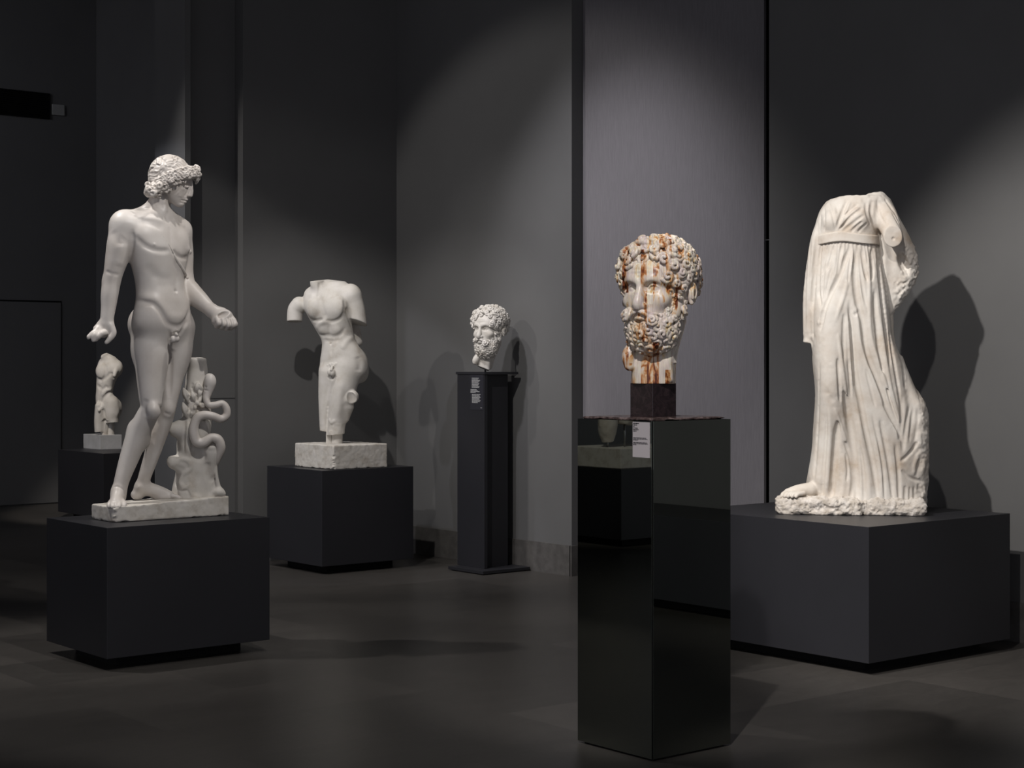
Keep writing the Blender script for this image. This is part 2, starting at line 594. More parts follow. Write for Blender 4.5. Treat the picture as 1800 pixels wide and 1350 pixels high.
    def loft(s, secs, phi=0.0, k=6, p=2.0, op='+', fold=None):
        """sections (z, cx, cy, a, b[, phi]) ; fold(ang, z, u, v) -> outward displacement"""
        S = np.array([list(q) + ([phi] if len(q) == 5 else []) for q in secs], float)
        S = S[np.argsort(S[:, 0])]
        pad = k + 2 * s.h + (8 if fold else 0)
        m = np.maximum(S[:, 3], S[:, 4]).max()
        lo = [S[:, 1].min() - m - pad, S[:, 2].min() - m - pad, S[0, 0] - pad]
        hi = [S[:, 1].max() + m + pad, S[:, 2].max() + m + pad, S[-1, 0] + pad]
        sl, ax = s.box_of(lo, hi)
        if sl is None: return s
        z = ax[2].ravel()
        zc = np.clip(z, S[0, 0], S[-1, 0])
        # smooth interpolation of the section parameters
        fine = spline(S, 3.0)
        fine = fine[np.argsort(fine[:, 0])]
        par = [np.interp(zc, fine[:, 0], fine[:, i]).astype(np.float32).reshape(1, 1, -1) for i in range(1, 6)]
        cx, cy, a, b, ph = par
        X, Y = ax[0] - cx, ax[1] - cy
        c_, s_ = np.cos(np.radians(ph)), np.sin(np.radians(ph))
        u = X * c_ + Y * s_
        v = -X * s_ + Y * c_
        if p == 2.0:
            k0 = np.sqrt((u / a) ** 2 + (v / b) ** 2) + 1e-6
        else:
            k0 = (np.abs(u / a) ** p + np.abs(v / b) ** p) ** (1 / p) + 1e-6
        k1 = np.sqrt((u / a ** 2) ** 2 + (v / b ** 2) ** 2) / np.sqrt((u / a) ** 2 + (v / b) ** 2 + 1e-9) * 1.0
        d = (k0 - 1) / np.maximum(k1, 1e-4)
        if fold is not None:
            d = d - fold(np.arctan2(v / b, u / a), ax[2], u, v)
        # rounded end caps
        e = np.maximum(S[0, 0] - ax[2], ax[2] - S[-1, 0])
        d = np.where(e > 0, np.sqrt(np.maximum(d, 0) ** 2 + e ** 2) + np.minimum(d, 0) * 0, np.maximum(d, e))
        s.put(sl, d.astype(np.float32), k, op)
        return s

    def surf(s, x, z, side=-1, y0=None):
        ix = int(round((x - s.lo[0]) / s.h))
        iz = int(round((z - s.lo[2]) / s.h))
        if not (0 <= ix < s.n[0] and 0 <= iz < s.n[2]): return None
        col = getattr(s, 'F0', s.F)[ix, :, iz] if getattr(s, 'F0', None) is not None else s.F[ix, :, iz]
        if side > 0: col = col[::-1]
        neg = np.nonzero(col < 0)[0]
        if len(neg) == 0: return None
        j = neg[0]
        fr = 0.0
        if j > 0: fr = col[j - 1] / (col[j - 1] - col[j] + 1e-9) - 1
        j = j + fr
        if side > 0: j = s.n[1] - 1 - j
        return s.lo[1] + s.h * j

    def stroke(s, pts, r, h, taper=True, dy=0.0, side=-1, step=3.0, maxjump=12):
        """chisel stroke along photo points (x, z) on the front surface; h > 0 raises, h < 0 cuts"""
        P = spline([(p[0], p[1], 0) for p in pts], step) if len(pts) > 1 else np.array([[pts[0][0], pts[0][1], 0]])
        Q, last = [], None
        for q in P:
            y = s.surf(q[0], q[1], side)
            if y is None or (last is not None and abs(y - last) > maxjump): y = last
            if y is None: continue
            last = y
            Q.append((q[0], y + dy, q[1]))
        if not Q: return s
        Q = np.array(Q)
        return s.stroke3(Q, r, h, taper)

    def stroke3(s, Q, r, h, taper=True):
        Q = np.array(Q, float)
        pad = 2.4 * r
        sl, ax = s.box_of(Q.min(0) - pad, Q.max(0) + pad)
        if sl is None: return s
        shp = [q.stop - q.start for q in sl]
        D = np.full(shp, 1e6, np.float32)
        W = np.zeros(shp, np.float32)
        n = len(Q)
        segs = [(Q[i], Q[i + 1], i) for i in range(n - 1)] or [(Q[0], Q[0] + 1e-4, 0)]
        for a, b, i in segs:
            s2, _ = s.box_of(np.minimum(a, b) - pad, np.maximum(a, b) + pad)
            if s2 is None: continue
            rel = tuple(slice(max(q.start, p.start) - p.start, min(q.stop, p.stop) - p.start) for q, p in zip(s2, sl))
            if any(q.stop <= q.start for q in rel): continue
            X = ax[0][rel[0], :, :] - a[0]
            Y = ax[1][:, rel[1], :] - a[1]
            Z = ax[2][:, :, rel[2]] - a[2]
            bx, by, bz = b - a
            L = bx * bx + by * by + bz * bz + 1e-9
            t = np.clip((X * bx + Y * by + Z * bz) / L, 0, 1)
            d = (X - t * bx) ** 2 + (Y - t * by) ** 2 + (Z - t * bz) ** 2
            if taper and n > 2:
                g = (i + t) / (n - 1)
                w = np.minimum(1, 4 * g * (1 - g) * 1.6 + 0.12) if taper is True else np.minimum(1, (1 - g) * 1.5 + .1)
            else:
                w = 1.0 + 0 * t
            m = d < D[rel]
            D[rel] = np.where(m, d, D[rel])
            W[rel] = np.where(m, w, W[rel])
        s.F[sl] -= (h * W * np.exp(-D / (r * r))).astype(np.float32)
        return s

    def blob(s, x, z, r, h):
        return s.stroke([(x, z)], r, h, False)

    def soften(s, n=1):
        """rub the surface smooth"""
        for _ in range(n):
            for i in range(3):
                a = np.swapaxes(s.F, 0, i)
                b = a.copy()
                b[1:-1] = 0.5 * a[1:-1] + 0.25 * (a[:-2] + a[2:])
                s.F = np.ascontiguousarray(np.swapaxes(b, 0, i))
        return s

    def noise(s, amp, cell, seed, lo=None, hi=None, fade=None):
        """rough stone: displace the surface with lattice noise"""
        lo = s.lo if lo is None else lo
        hi = s.lo + s.h * np.array(s.n) if hi is None else hi
        sl, ax = s.box_of(lo, hi)
        rng = np.random.RandomState(seed)
        g = [v.ravel() / cell for v in ax]
        dims = [int(v.max() - v.min()) + 3 for v in g]
        N = rng.uniform(-1, 1, dims).astype(np.float32)
        out = N
        for i in range(3):
            t = g[i] - g[i].min()
            j = t.astype(int)
            f = t - j
            f = (f * f * (3 - 2 * f)).astype(np.float32)
            sh = [1, 1, 1]
            sh[i] = len(t)
            f = f.reshape(sh)
            out = np.take(out, j, axis=i) * (1 - f) + np.take(out, j + 1, axis=i) * f
        if fade is not None:
            w = 1.0
            for i in range(3):
                x = ax[i]
                e = np.minimum(x - max(lo[i], s.lo[i]) + (1e3 if lo[i] <= s.lo[i] else 0), min(hi[i], s.lo[i] + s.h * s.n[i]) - x + (1e3 if hi[i] >= s.lo[i] + s.h * s.n[i] else 0))
                w = w * np.clip(e / fade, 0, 1)
            out = out * w
        s.F[sl] -= (amp * out).astype(np.float32)
        return s

    def hit(s, c, d, far=120.0, step=.7):
        """outermost surface point from c along d"""
        c, d = np.array(c, float), np.array(d, float)
        d = d / np.linalg.norm(d)
        t = far
        while t > 0:
            p = c + d * t
            i = np.round((p - s.lo) / s.h).astype(int)
            if (i >= 0).all() and (i < np.array(s.n)).all() and s.F[i[0], i[1], i[2]] < 0: return p
            t -= step
        return None

    # -------------------------------------------------------------- skin
    def mesh(s, name, conv):
        F = s.F
        F[0], F[-1], F[:, 0], F[:, -1], F[:, :, 0], F[:, :, -1] = 5, 5, 5, 5, 5, 5
        I = F < 0
        c = I[:-1, :-1, :-1].astype(np.uint8)
        tot = np.zeros(c.shape, np.uint8)
        for dx in (0, 1):
            for dy in (0, 1):
                for dz in (0, 1):
                    tot += I[dx:dx + c.shape[0], dy:dy + c.shape[1], dz:dz + c.shape[2]]
        act = (tot > 0) & (tot < 8)
        idx = np.argwhere(act)
        nv = len(idx)
        vid = np.full(act.shape, -1, np.int32)
        vid[act] = np.arange(nv)
        acc = np.zeros((nv, 3), np.float32)
        cnt = np.zeros(nv, np.float32)
        i0, i1, i2 = idx.T
        for axis in range(3):
            o = [a for a in range(3) if a != axis]
            for da in (0, 1):
                for db in (0, 1):
                    off = [0, 0, 0]
                    off[o[0]], off[o[1]] = da, db
                    A = F[i0 + off[0], i1 + off[1], i2 + off[2]]
                    off2 = list(off)
                    off2[axis] = 1
                    B = F[i0 + off2[0], i1 + off2[1], i2 + off2[2]]
                    m = (A < 0) != (B < 0)
                    t = np.where(m, A / np.where(m, A - B, 1), 0)
                    p = np.zeros((nv, 3), np.float32)
                    p[:, o[0]], p[:, o[1]] = da, db
                    p[:, axis] = t
                    acc += p * m[:, None]
                    cnt += m
        V = (idx + acc / cnt[:, None]) * s.h + s.lo
        faces = []
        for axis in range(3):
            o = [(axis + 1) % 3, (axis + 2) % 3]
            sa = [slice(1, -1)] * 3
            sa[axis] = slice(0, -1)
            sb = list(sa)
            sb[axis] = slice(1, None)
            A, B = I[tuple(sa)], I[tuple(sb)]
            e = np.argwhere(A != B)
            flip = A[tuple(e.T)]
            e = e.copy()
            for a in range(3):
                if a != axis: e[:, a] += 1
            q = []
            for da, db in ((-1, -1), (0, -1), (0, 0), (-1, 0)):
                p = e.copy()
                p[:, o[0]] += da
                p[:, o[1]] += db
                q.append(vid[p[:, 0], p[:, 1], p[:, 2]])
            q = np.stack(q, 1)
            q[~flip] = q[~flip][:, ::-1]
            faces.append(q)
        Q = np.vstack(faces)
        Q = Q[(Q >= 0).all(1)][:, ::-1]     # z points down: mirror the winding
        V = conv(V)
        me = bpy.data.meshes.new(name)
        me.vertices.add(len(V))
        me.vertices.foreach_set('co', V.astype(np.float32).ravel())
        me.loops.add(Q.size)
        me.loops.foreach_set('vertex_index', Q.astype(np.int32).ravel())
        me.polygons.add(len(Q))
        me.polygons.foreach_set('loop_start', np.arange(0, Q.size, 4, dtype=np.int32))
        try:
            me.polygons.foreach_set('loop_total', np.full(len(Q), 4, np.int32))
        except Exception:
            pass
        me.polygons.foreach_set('use_smooth', np.ones(len(Q), bool))
        me.update(calc_edges=True)
        return me


class Stage:
    """where a figure stands: photo column x0, base row z0, depth D of its y = 0"""
    def __init__(s, x0, z0, D):
        s.x0, s.z0, s.D = x0, z0, D
        s.th = math.atan((x0 - 900) / F)
        s.m = D / F
        s.base = at(x0, z0, D)
        s.rz = YAW - math.radians(90) - s.th

    def conv(s, V):
        W = np.empty_like(V)
        W[:, 0] = (V[:, 0] - s.x0) * s.m * math.cos(s.th)
        W[:, 1] = V[:, 1] * s.m
        W[:, 2] = -(V[:, 2] - s.z0) * s.m
        return W

    def root(s, name, label, cat, group=None):
        s.e = empty(name, s.base, s.rz, label, cat, group)
        return s.e

    def part(s, clay, name, m, parent=None):
        return link_mesh(name, clay.mesh(name, s.conv), m, parent or s.e)


def into_frame(me, st):
    me.transform((Matrix.Translation(st.base) @ Matrix.Rotation(st.rz, 4, 'Z')).inverted())
    return me


def stone_box(st, name, m, P, LX, LY, z0, z1, rise=0.0, amp=0.25, chip=0.5, seed=1, h=0.5, rnd=0.7):
    """a hewn block with its edges along the room axes; sizes in metres, worked in centimetres"""
    a, b, c = LX * 100, LY * 100, (z1 - z0) * 100
    G = Clay((-2, -2, -2 - rise * 100), (a + 2, b + 2, c + 2), h)
    G.boxy((a / 2, b / 2, c / 2 - rise * 50), (a / 2, b / 2, c / 2 + rise * 50), rnd)
    if rise:
        G.plane((0, 0, 0), (-rise * 100 / a, 0, -1))
    G.noise(amp, 3.0, seed)
    G.noise(amp * .6, 1.2, seed + 1)
    # chips along the lower and the upright edges
    rng = np.random.RandomState(seed)
    for i in range(int(chip * 30)):
        t = rng.uniform(0, 1)
        q = rng.randint(3)
        p = [(t * a, 0, c), (0, t * b, c), (0, 0, t * c)][q]
        G.ell(p, rng.uniform(.5, 1.3, 3) * (1.5, 1.5, .7), .3, op='-')
    G.plane((0, 0, c - .02), (0, 0, 1))
    me = G.mesh(name, lambda V: np.stack([P.x + V[:, 0] / 100, P.y + V[:, 1] / 100, z1 - V[:, 2] / 100], 1))
    return link_mesh(name, into_frame(me, st), m, st.e)

# ------------------------------------------------------------------ the nude youth with a serpent
def apollo():
    st = Stage(285, 889, 8.68)
    st.root('marble_statue', 'white marble statue of a nude curly haired youth beside a tree stump with a serpent', 'statue')
    G = Clay((155, -80, 262), (425, 100, 905), 0.85)
    ph = 35
    # trunk of the body
    G.loft([(368, 281, 6, 20, 18), (376, 278, 5, 40, 23), (388, 275, 4, 54, 28), (402, 275, 3, 60, 33), (420, 277, 2, 61, 37), (440, 279, 0, 58, 38), (465, 279, 0, 53, 36),
            (490, 280, 0, 47, 33), (510, 282, 0, 46, 33), (530, 285, 0, 50, 35), (555, 285, 2, 56, 38), (575, 285, 6, 57, 39), (592, 286, 8, 48, 32), (612, 287, 10, 30, 20)], ph, 12, 2.2)
    # neck and the slope to the shoulders
    G.chain([(282, 14, 392, 24), (279, 9, 366, 20.5), (283, 6, 345, 19)], 10)
    G.chain([(262, 14, 366, 9), (240, 4, 380, 13), (220, -12, 392, 17)], 14)
    G.chain([(290, 14, 376, 9), (308, 22, 388, 11), (320, 30, 400, 14)], 10)
    # shoulders and arms
    G.ell((219, -16, 399), (25, 25, 25), 16)
    G.ell((318, 30, 405), (17, 20, 21), 12)
    G.chain([(217, -18, 402, 21), (212, -22, 428, 22.5), (206, -23, 458, 20), (201, -24, 480, 17), (197, -24, 500, 15.8), (194, -26, 520, 15.2), (192, -28, 542, 13), (190, -30, 560, 11.8), (190, -30, 570, 12)], 10)
    G.ell((190, -22, 496), (7, 8, 10), 8)
    G.chain([(320, 32, 402, 17), (324, 40, 440, 17), (324, 42, 475, 17), (326, 38, 498, 19), (336, 28, 512, 19), (352, 14, 527, 16), (366, 3, 540, 12.8), (376, -4, 548, 12)], 7)
    # chest muscles
    G.ell((262, -26, 420), (27, 13, 21), 9, (0, 0, 28))
    G.ell((317, 4, 427), (17, 14, 22), 8, (0, 0, 50))
    # pelvis, buttock, thighs
    G.ell((258, 24, 570), (34, 34, 36), 10, (0, 0, ph))
    G.ell((315, 38, 575), (26, 30, 34), 10, (0, 0, ph))
    G.chain([(266, 2, 580, 33), (267, -3, 620, 31.5), (266, -8, 660, 26.5), (265, -14, 695, 21), (265, -16, 716, 18.5), (256, -10, 736, 19.2), (243, -3, 762, 20), (229, -4, 800, 17.5), (217, -10, 835, 14), (211, -14, 858, 12.8), (209, -18, 870, 13)], 10)
    G.ell((248, 8, 612), (18, 22, 34), 12)
    G.chain([(311, 26, 575, 31), (312, 26, 620, 26), (303, 24, 660, 21), (298, 20, 695, 17), (294, 20, 718, 15.5), (287, 24, 742, 16), (277, 28, 770, 15.5), (264, 32, 810, 13.3), (254, 36, 840, 11.5), (249, 40, 860, 12)], 8)
    # knees
    G.ell((270, -30, 722), (12, 10, 15), 8)
    G.ell((296, 10, 720), (8, 7, 12), 9)
    G.ell((244, 6, 764), (20, 19, 28), 8, (0, 18, 0))
    # right foot, toes towards the viewer
    G.chain([(209, -16, 862, 13), (207, -28, 872, 12), (205, -42, 879, 10)], 6, 6)
    G.ell((210, -8, 874, ), (11, 13, 10), 6)
    G.ell((207, -38, 881), (17, 16, 8), 5)
    for i, (x, y, r) in enumerate([(220, -52, 4.6), (212, -58, 3.9), (205.5, -59, 3.7), (199, -57, 3.5), (193, -52, 3.3)]):
        G.chain([(207 + (x - 207) * .8, y + 14, 878, r), (x, y + 4, 881, r + .2), (x + (.3 * (i - 2)), y - 1, 885, r)], 2, 2)
    # left foot pointing right
    G.chain([(248, 40, 860, 12.5), (262, 42, 863, 12.5), (282, 44, 869, 11), (298, 44, 874, 8)], 7)
    G.ell((241, 42, 872), (12, 11, 9.5), 6)
    G.ell((290, 48, 877), (24, 14, 6.5), 5)
    for i, (x, y, r) in enumerate([(317, 36, 4.0), (316, 43, 3.4), (313, 50, 3.2), (308, 56, 3.0), (303, 61, 2.8)]):
        G.chain([(x - 14, y, 874.5, r), (x - 5, y, 876.5, r), (x, y, 879.5, r - .3)], 2, 2)
    for x in (304, 308, 312):
        G.stroke([(x, 873), (x + 4, 879)], 1.2, -1.0)
    G.blob(246, 858, 5, 2.5)
    G.blob(256, 862, 6, 1.5)
    # right hand (photo left)
    G.ell((186, -31, 577), (16, 9, 13), 6, (0, -25, 0))
    G.ell((178, -34, 584), (14, 9, 9), 5, (0, -38, 0))
    G.chain([(176, -38, 580, 5), (166, -42, 587, 4.8), (158.5, -44, 594, 4.2)], 2, 3)
    G.chain([(176, -42, 586, 5), (169, -48, 590, 4.6), (167, -48, 599, 3.8)], 2, 3)
    G.chain([(182, -43, 588, 5), (176, -49, 592, 4.4), (172, -47, 598, 3.4)], 2, 3)
    G.chain([(186, -42, 586, 5.4), (181, -48, 588, 4.6), (177, -46, 594, 3.4)], 2, 3)
    G.chain([(196, -36, 574, 7), (200, -38, 586, 6.5), (195, -41, 596, 5), (189, -42, 603, 3.8)], 3, 4)
    # left hand, palm turned up, fingers curled
    G.chain([(374, -4, 547, 12), (384, -10, 555, 13)], 5)
    G.ell((390, -16, 559), (20, 13, 12), 5, (0, 28, 0))
    G.ell((392, -26, 553), (14, 9, 4.5), 3, (0, 30, 0), '-')
    G.chain([(376, -8, 545, 7), (392, -10, 546, 6.2), (404, -14, 554, 4.8), (413, -18, 562.5, 3.0)], 3, 4)
    for x, z, y in ((383, 566, -26), (392, 568, -28), (400, 569.5, -28), (408, 569, -26), (413, 567, -22)):
        G.chain([(x - 2, y + 12, z + 7, 5), (x + 1, y - 1, z + 3, 4.7), (x - 2, y + 2, z - 6, 3.9)], 1.5, 3)
    for x in (388, 396.5, 404.5, 411):
        G.stroke([(x, 560), (x + .5, 570), (x, 579)], 1.5, -2.2)
    G.soften(3)
    # chest and belly, worked with strokes
    G.blob(332, 438, 6, 2.5)
    G.blob(335.5, 440.5, 2.5, 2.2)
    G.blob(272, 433, 2, 1.3)
    G.stroke([(238, 418), (245, 427), (255, 435), (268, 441), (284, 443.5), (299, 442)], 4.5, -3.2)
    G.stroke([(303, 442), (310, 449), (320, 453.5), (331, 451)], 4.0, -3)
    G.stroke([(297, 400), (300, 420), (301, 440)], 4, -1.2)
    G.stroke([(234, 412), (235, 428), (231, 450), (226, 466)], 3.5, -3)
    G.stroke([(244, 384), (262, 386), (280, 390), (290, 394)], 4.5, 1.6)
    G.stroke([(242, 394), (258, 395), (275, 400), (288, 403)], 6, -1.4)
    G.stroke([(303, 386), (315, 391), (326, 398)], 4, 1.6)
    G.stroke([(294, 372), (293, 384), (294, 394)], 4, -2.5)
    G.stroke([(288, 352), (291, 370), (294, 390)], 4, 2.2)
    G.stroke([(199, 410), (204, 422), (212, 429), (220, 420)], 8, -1.3)
    G.stroke([(216, 432), (216, 452), (210, 472)], 9, 1.5)
    G.stroke([(187, 480), (199, 484), (211, 486)], 3.0, -1.2)
    G.stroke([(308, 455), (310, 480), (310, 505), (309, 520)], 5.5, -1.8)
    G.stroke([(256, 466), (268, 482), (284, 492), (304, 492)], 8, -1.2)
    G.stroke([(275, 502), (290, 504), (305, 502)], 7, -1.0)
    G.blob(309, 512.5, 2.4, -4.0)
    G.stroke([(305, 516.5), (313, 517)], 2.2, .9)
    G.stroke([(237, 529), (248, 531), (260, 533.5), (271, 537), (280, 546), (288, 559), (294, 568), (302, 573), (312, 574), (321, 570), (328, 559), (333, 544)], 4.6, -3.2)
    G.stroke([(242, 520), (258, 525), (274, 528), (288, 542), (300, 556), (318, 556), (328, 542)], 9, 1.8)
    G.stroke([(296, 580), (298.5, 592), (299, 620), (299, 660), (298, 700)], 4.0, -4.5)
    G.stroke([(330, 562), (322, 577), (314, 590)], 4, -3)
    G.stroke([(233, 545), (233, 575), (234, 605), (238, 650), (243, 690)], 4, -2.0)
    # genitals
    G.ell((304, -28, 597), (5.4, 6, 6.6), 3)
    G.ell((310.5, -28, 596), (5.0, 6, 6.2), 2.5)
    G.chain([(309, -28, 587, 2.8), (310.5, -33, 589, 2.6)], 2.5)
    for x, z in ((302, 584), (306, 582), (311, 581), (315, 582), (308, 579), (303, 588)):
        G.blob(x, z, 1.7, 1.1)
    G.stroke([(299.5, 585), (299, 597), (303, 606), (312, 605)], 2.2, -2.5)
    # knees and shins
    G.stroke([(258, 700), (254, 716), (258, 732)], 5, -2)
    G.blob(270, 719, 9, 2.5)
    G.stroke([(262, 735), (272, 740), (282, 736)], 4, -2)
    G.stroke([(280, 708), (284, 722), (280, 736)], 4, -3)
    G.stroke([(276, 735), (262, 765), (250, 800), (236, 835)], 5, 1.2)
    G.stroke([(288, 725), (300, 730)], 3, -1.4)
    G.stroke([(290, 745), (280, 790), (262, 835)], 4, 1.2)
    G.stroke([(272, 760), (262, 800), (254, 835)], 5, -1.8)
    G.stroke([(196, 857), (206, 852), (218, 858), (222, 866)], 1.6, -1.2)
    # head: profile turned to photo right, tipped down
    G.ell((301, 2, 312), (35, 28, 36), 3)
    G.chain([(306, 2, 330, 22), (310, 0, 343, 16), (312, -1, 352, 11)], 4)
    G.chain([(329, 0, 318, 8), (328.5, 0, 328, 8), (325, 0, 342, 8.5), (320, 0, 352, 8)], 5)
    G.chain([(336.5, -2, 317, 2.2), (337.3, -3, 326, 2.2), (337.6, -3, 337, 2.6), (335.8, -3, 343.2, 3.0)], 3)   # nose
    G.chain([(333, -4, 325, 3), (333, -5, 343, 3.4)], 2)
    G.ell((331.5, -8, 343.6), (3, 2.4, 2.6), 1)
    G.ell((326.5, -2, 350.6), (4.6, 6.5, 2.1), .8)
    G.ell((324.0, -2, 354.8), (4.4, 5.5, 2.2), .8)
    G.ell((316.5, -2, 359.2), (7, 7.5, 4.8), 2.5)
    G.soften(1)
    G.stroke([(330, 352.8), (323, 352.6), (317.5, 352)], 1.1, -2.2)
    G.stroke([(322, 357.3), (316, 356.6)], 1.5, -1.0)
    G.stroke([(337, 321), (330, 319.5), (322, 321), (316, 325)], 2.2, 1.8)
    G.stroke([(334, 327), (328, 327), (321, 328.5), (318, 331)], 3.2, -3.2)
    G.ell((328, -10.5, 328.6), (4.6, 3.0, 2.5), 1.2)
    G.stroke([(333, 325.6), (328, 324.2), (322, 327)], 1.0, 1.1)
    G.stroke([(333, 329.6), (327, 331.2), (321.5, 329.4)], 0.9, -1.2)
    G.stroke([(333, 331), (331, 336), (327.5, 341), (324, 346)], 2.2, -1.8)
    G.stroke([(312, 338), (317, 343), (316, 348)], 6, 1.2)
    G.ell((304.5, -20, 330), (4.6, 3.5, 6.0), 1.5, (0, 20, 0))
    G.blob(305.5, 331, 2.0, -2.2)
    G.stroke([(288, 336), (294, 350), (301, 361), (311, 366)], 2.6, -3.5)
    st.part(G, 'figure', M['marble'])
    # strap relief on the chest
    B = Clay((278, -60, 395), (345, 60, 500), 1.1)
    def sy(x, z):
        return G.surf(x, z)
    pts = [(282, 412), (290, 422), (298, 434), (303, 444), (309, 456), (317, 468), (324, 479), (329, 487)]
    Q = spline([(a, 0, b) for a, b in pts], 3)
    ch, last = [], -30
    for i, q in enumerate(Q):
        y = sy(q[0], q[2])
        y = last if y is None else y
        last = y
        w = 0.6 + 3.0 * min(1, max(0, (q[2] - 425) / 40.0))
        ch.append((q[0], y + w * .55, q[2], w))
    B.chain(ch, 0, 3)
    st.part(B, 'strap', M['marble'])
    # hair
    K = Clay((248, -50, 264), (362, 52, 366), 0.7)
    K.ell((298, 2, 306), (37, 31, 35), 4)
    K.ell((288, 4, 318), (26, 26, 26), 8)
    K.ell((330, 0, 302), (18, 22, 10), 6, (0, 18, 0))
    K.plane((318, 0, 326), (.45, -.1, 1), 3)
    rng = np.random.RandomState(3)
    # the rolled band of hair from nape to forehead
    K.chain([(262, -12, 340, 8), (270, -18, 332, 9), (284, -20, 323, 10), (300, -20, 316, 10.5), (318, -18, 311, 10), (334, -14, 307, 9), (343, -8, 304, 8.5), (345, 2, 303, 8), (342, 14, 305, 7)], 5)
    K.chain([(272, -16, 340, 7), (284, -20, 334, 7.5), (296, -21, 328, 7), (308, -19, 322, 6)], 5)
    K.chain([(264, -10, 338, 8), (262, 4, 338, 9), (268, 18, 336, 9)], 6)
    K.chain([(272, -12, 343, 6), (280, -14, 342, 5)], 5)
    K.soften(2)
    # combed waves over the skull
    for i in range(30):
        a0 = -2.9 + i * .165
        for sg, h in ((0, -1.7), (1, 1.0)):
            pts = []
            for j in range(11):
                rr = 8 + j * 3.9
                aa = a0 + sg * .085 + .24 * math.sin(j * .95 + i * .8) + .12 * math.sin(i * 2.3)
                x, z = 288 + rr * math.sin(aa) * 1.1, 297 - rr * math.cos(aa) * .95
                if z > 328 - (x - 262) * .36: break
                pts.append((x, z))
            if len(pts) > 2: K.stroke(pts, 1.6, h, maxjump=7, taper=False)
    K.noise(.9, 5.5, 12)
    # wavy locks and curls of the band
    for row in range(5):
        n = 20 - row
        for i in range(n):
            t = i / (n - 1)
            x = 264 + 84 * t + rng.uniform(-1.2, 1.2)
            z = 330 - 34 * t - 6 * math.sin(math.pi * t) + row * 6.4 + rng.uniform(-1.2, 1.2) - 1
            if row == 3 and (t > .72 or t < .12): continue
            if row == 4 and (t > .42 or t < .12): continue
            if t < .12 and row == 0: continue
            y = K.surf(x, z)
            if y is None: continue
            sgn = 1 if (i + row) % 2 else -1
            c = []
            n2 = 8
            rad = rng.uniform(3.4, 4.6)
            a0 = rng.uniform(0, 6)
            for j in range(n2):
                an = j * .75 * sgn + a0
                rr = rad * (1 - j / 10)
                xx, zz = x + rr * math.cos(an), z + rr * math.sin(an)
                c.append((xx, y + .9 - j * .3, zz, 1.75))
            K.chain(c, 1.6)
            K.blob(x, z, 1.3, -1.6)
    for x, y, z, r in ((350, -6, 298, 4), (352, 4, 305, 4), (349, 10, 311, 4.5), (350, -8, 307, 3.6), (346, -14, 299, 4), (345, 12, 294, 5), (347, -3, 292, 3.5), (346, 6, 316, 4.5), (347, -4, 313, 3.6)):
        K.chain([(x - 3, y, z - 2, r * .7), (x + .5, y - 1, z, r * .75), (x - 1, y + 1, z + 4, r * .5)], 1.5)
        K.blob(x - 2, z, 1.3, -1.5)
    # nape curls
    for i in range(20):
        x = 261 + rng.uniform(-2, 20)
        z = 332 + rng.uniform(-6, 12) + (x - 262) * .1
        y = K.surf(x, z)
        if y is None: y = -8
        c = []
        sgn = 1 if i % 2 else -1
        for j in range(8):
            an = j * .8 * sgn + i
            c.append((x + 3.6 * math.cos(an), y + .8 - j * .3, z + 3.6 * math.sin(an), 2.0))
        K.chain(c, 1.5)
    for x, z in ((260, 338), (259.5, 329), (267, 342), (274, 344)):
        K.ell((x, -10, z), (4, 5, 4.2), 2)
    st.part(K, 'hair', M['marble'])
    # tree stump with laurel
    T = Clay((285, 0, 618), (410, 150, 905), 1.4)
    T.loft([(627, 349, 60, 15, 15), (660, 348, 62, 19, 19), (700, 348, 62, 23, 22), (745, 347, 64, 26, 25), (780, 342, 64, 29, 27), (815, 343, 66, 31, 28), (850, 347, 68, 40, 32), (885, 346, 70, 47, 36)], 12, 4, 2.8)
    T.plane((350, 60, 628), (.02, -.15, -1), 2)
    T.plane((307, 50, 860), (-1, -.6, .06), 3, (285, 0, 830), (410, 150, 905))
    T.chain([(330, 52, 758, 20), (312, 48, 757, 15), (303, 46, 757, 12)], 10)
    T.plane((297, 46, 757), (-1, .2, .12), 1.5, (285, 0, 730), (325, 100, 785))
    T.chain([(322, 52, 818, 16), (306, 46, 815, 12), (302, 44, 813, 10)], 10)
    T.ell((314, 30, 826), (13, 8, 6), 4, (0, -15, 0), op='-')
    T.noise(1.3, 16, 5)
    T.soften(2)
    T.ell((375, 42, 795), (11, 10, 16), 6)
    T.chain([(375, 44, 800, 14), (368, 48, 850, 12), (374, 50, 880, 16)], 10)
    T.ell((375, 33, 790), (8, 5, 5), 3)
    T.chain([(381, 40, 826, 3), (383, 38, 845, 3.4), (386, 40, 862, 5), (393, 40, 873, 6)], 4, 4)
    T.ell((386, 38, 870), (10, 9, 8), 6)
    T.stroke([(366, 815), (368, 838), (376, 852)], 6, -5)
    # laurel stem and leaves in relief
    T.stroke([(330, 800), (331, 770), (332, 742), (334, 722), (338, 700)], 4.2, 4.5)
    T.stroke([(324, 795), (325, 765), (327, 745)], 2, -2)
    T.stroke([(338, 795), (339, 765), (341, 745)], 2, -2)
    for (x0, z0, x1, z1, w) in ((333, 708, 323, 683, 6.5), (331, 736, 322, 709, 6.5), (336, 735, 344, 712, 6), (341, 722, 356, 697, 5), (344, 706, 338, 690, 5), (352, 712, 362, 716, 5), (349, 700, 355, 684, 5),
                               (345, 690, 350, 672, 5), (358, 690, 352, 676, 4)):
        y0, y1 = T.surf(x0, z0), T.surf(x1, z1)
        y0 = 40 if y0 is None else y0
        y1 = y0 if y1 is None or abs(y1 - y0) > 12 else y1
        xm, zm, ym = (x0 + x1) / 2, (z0 + z1) / 2, (y0 + y1) / 2
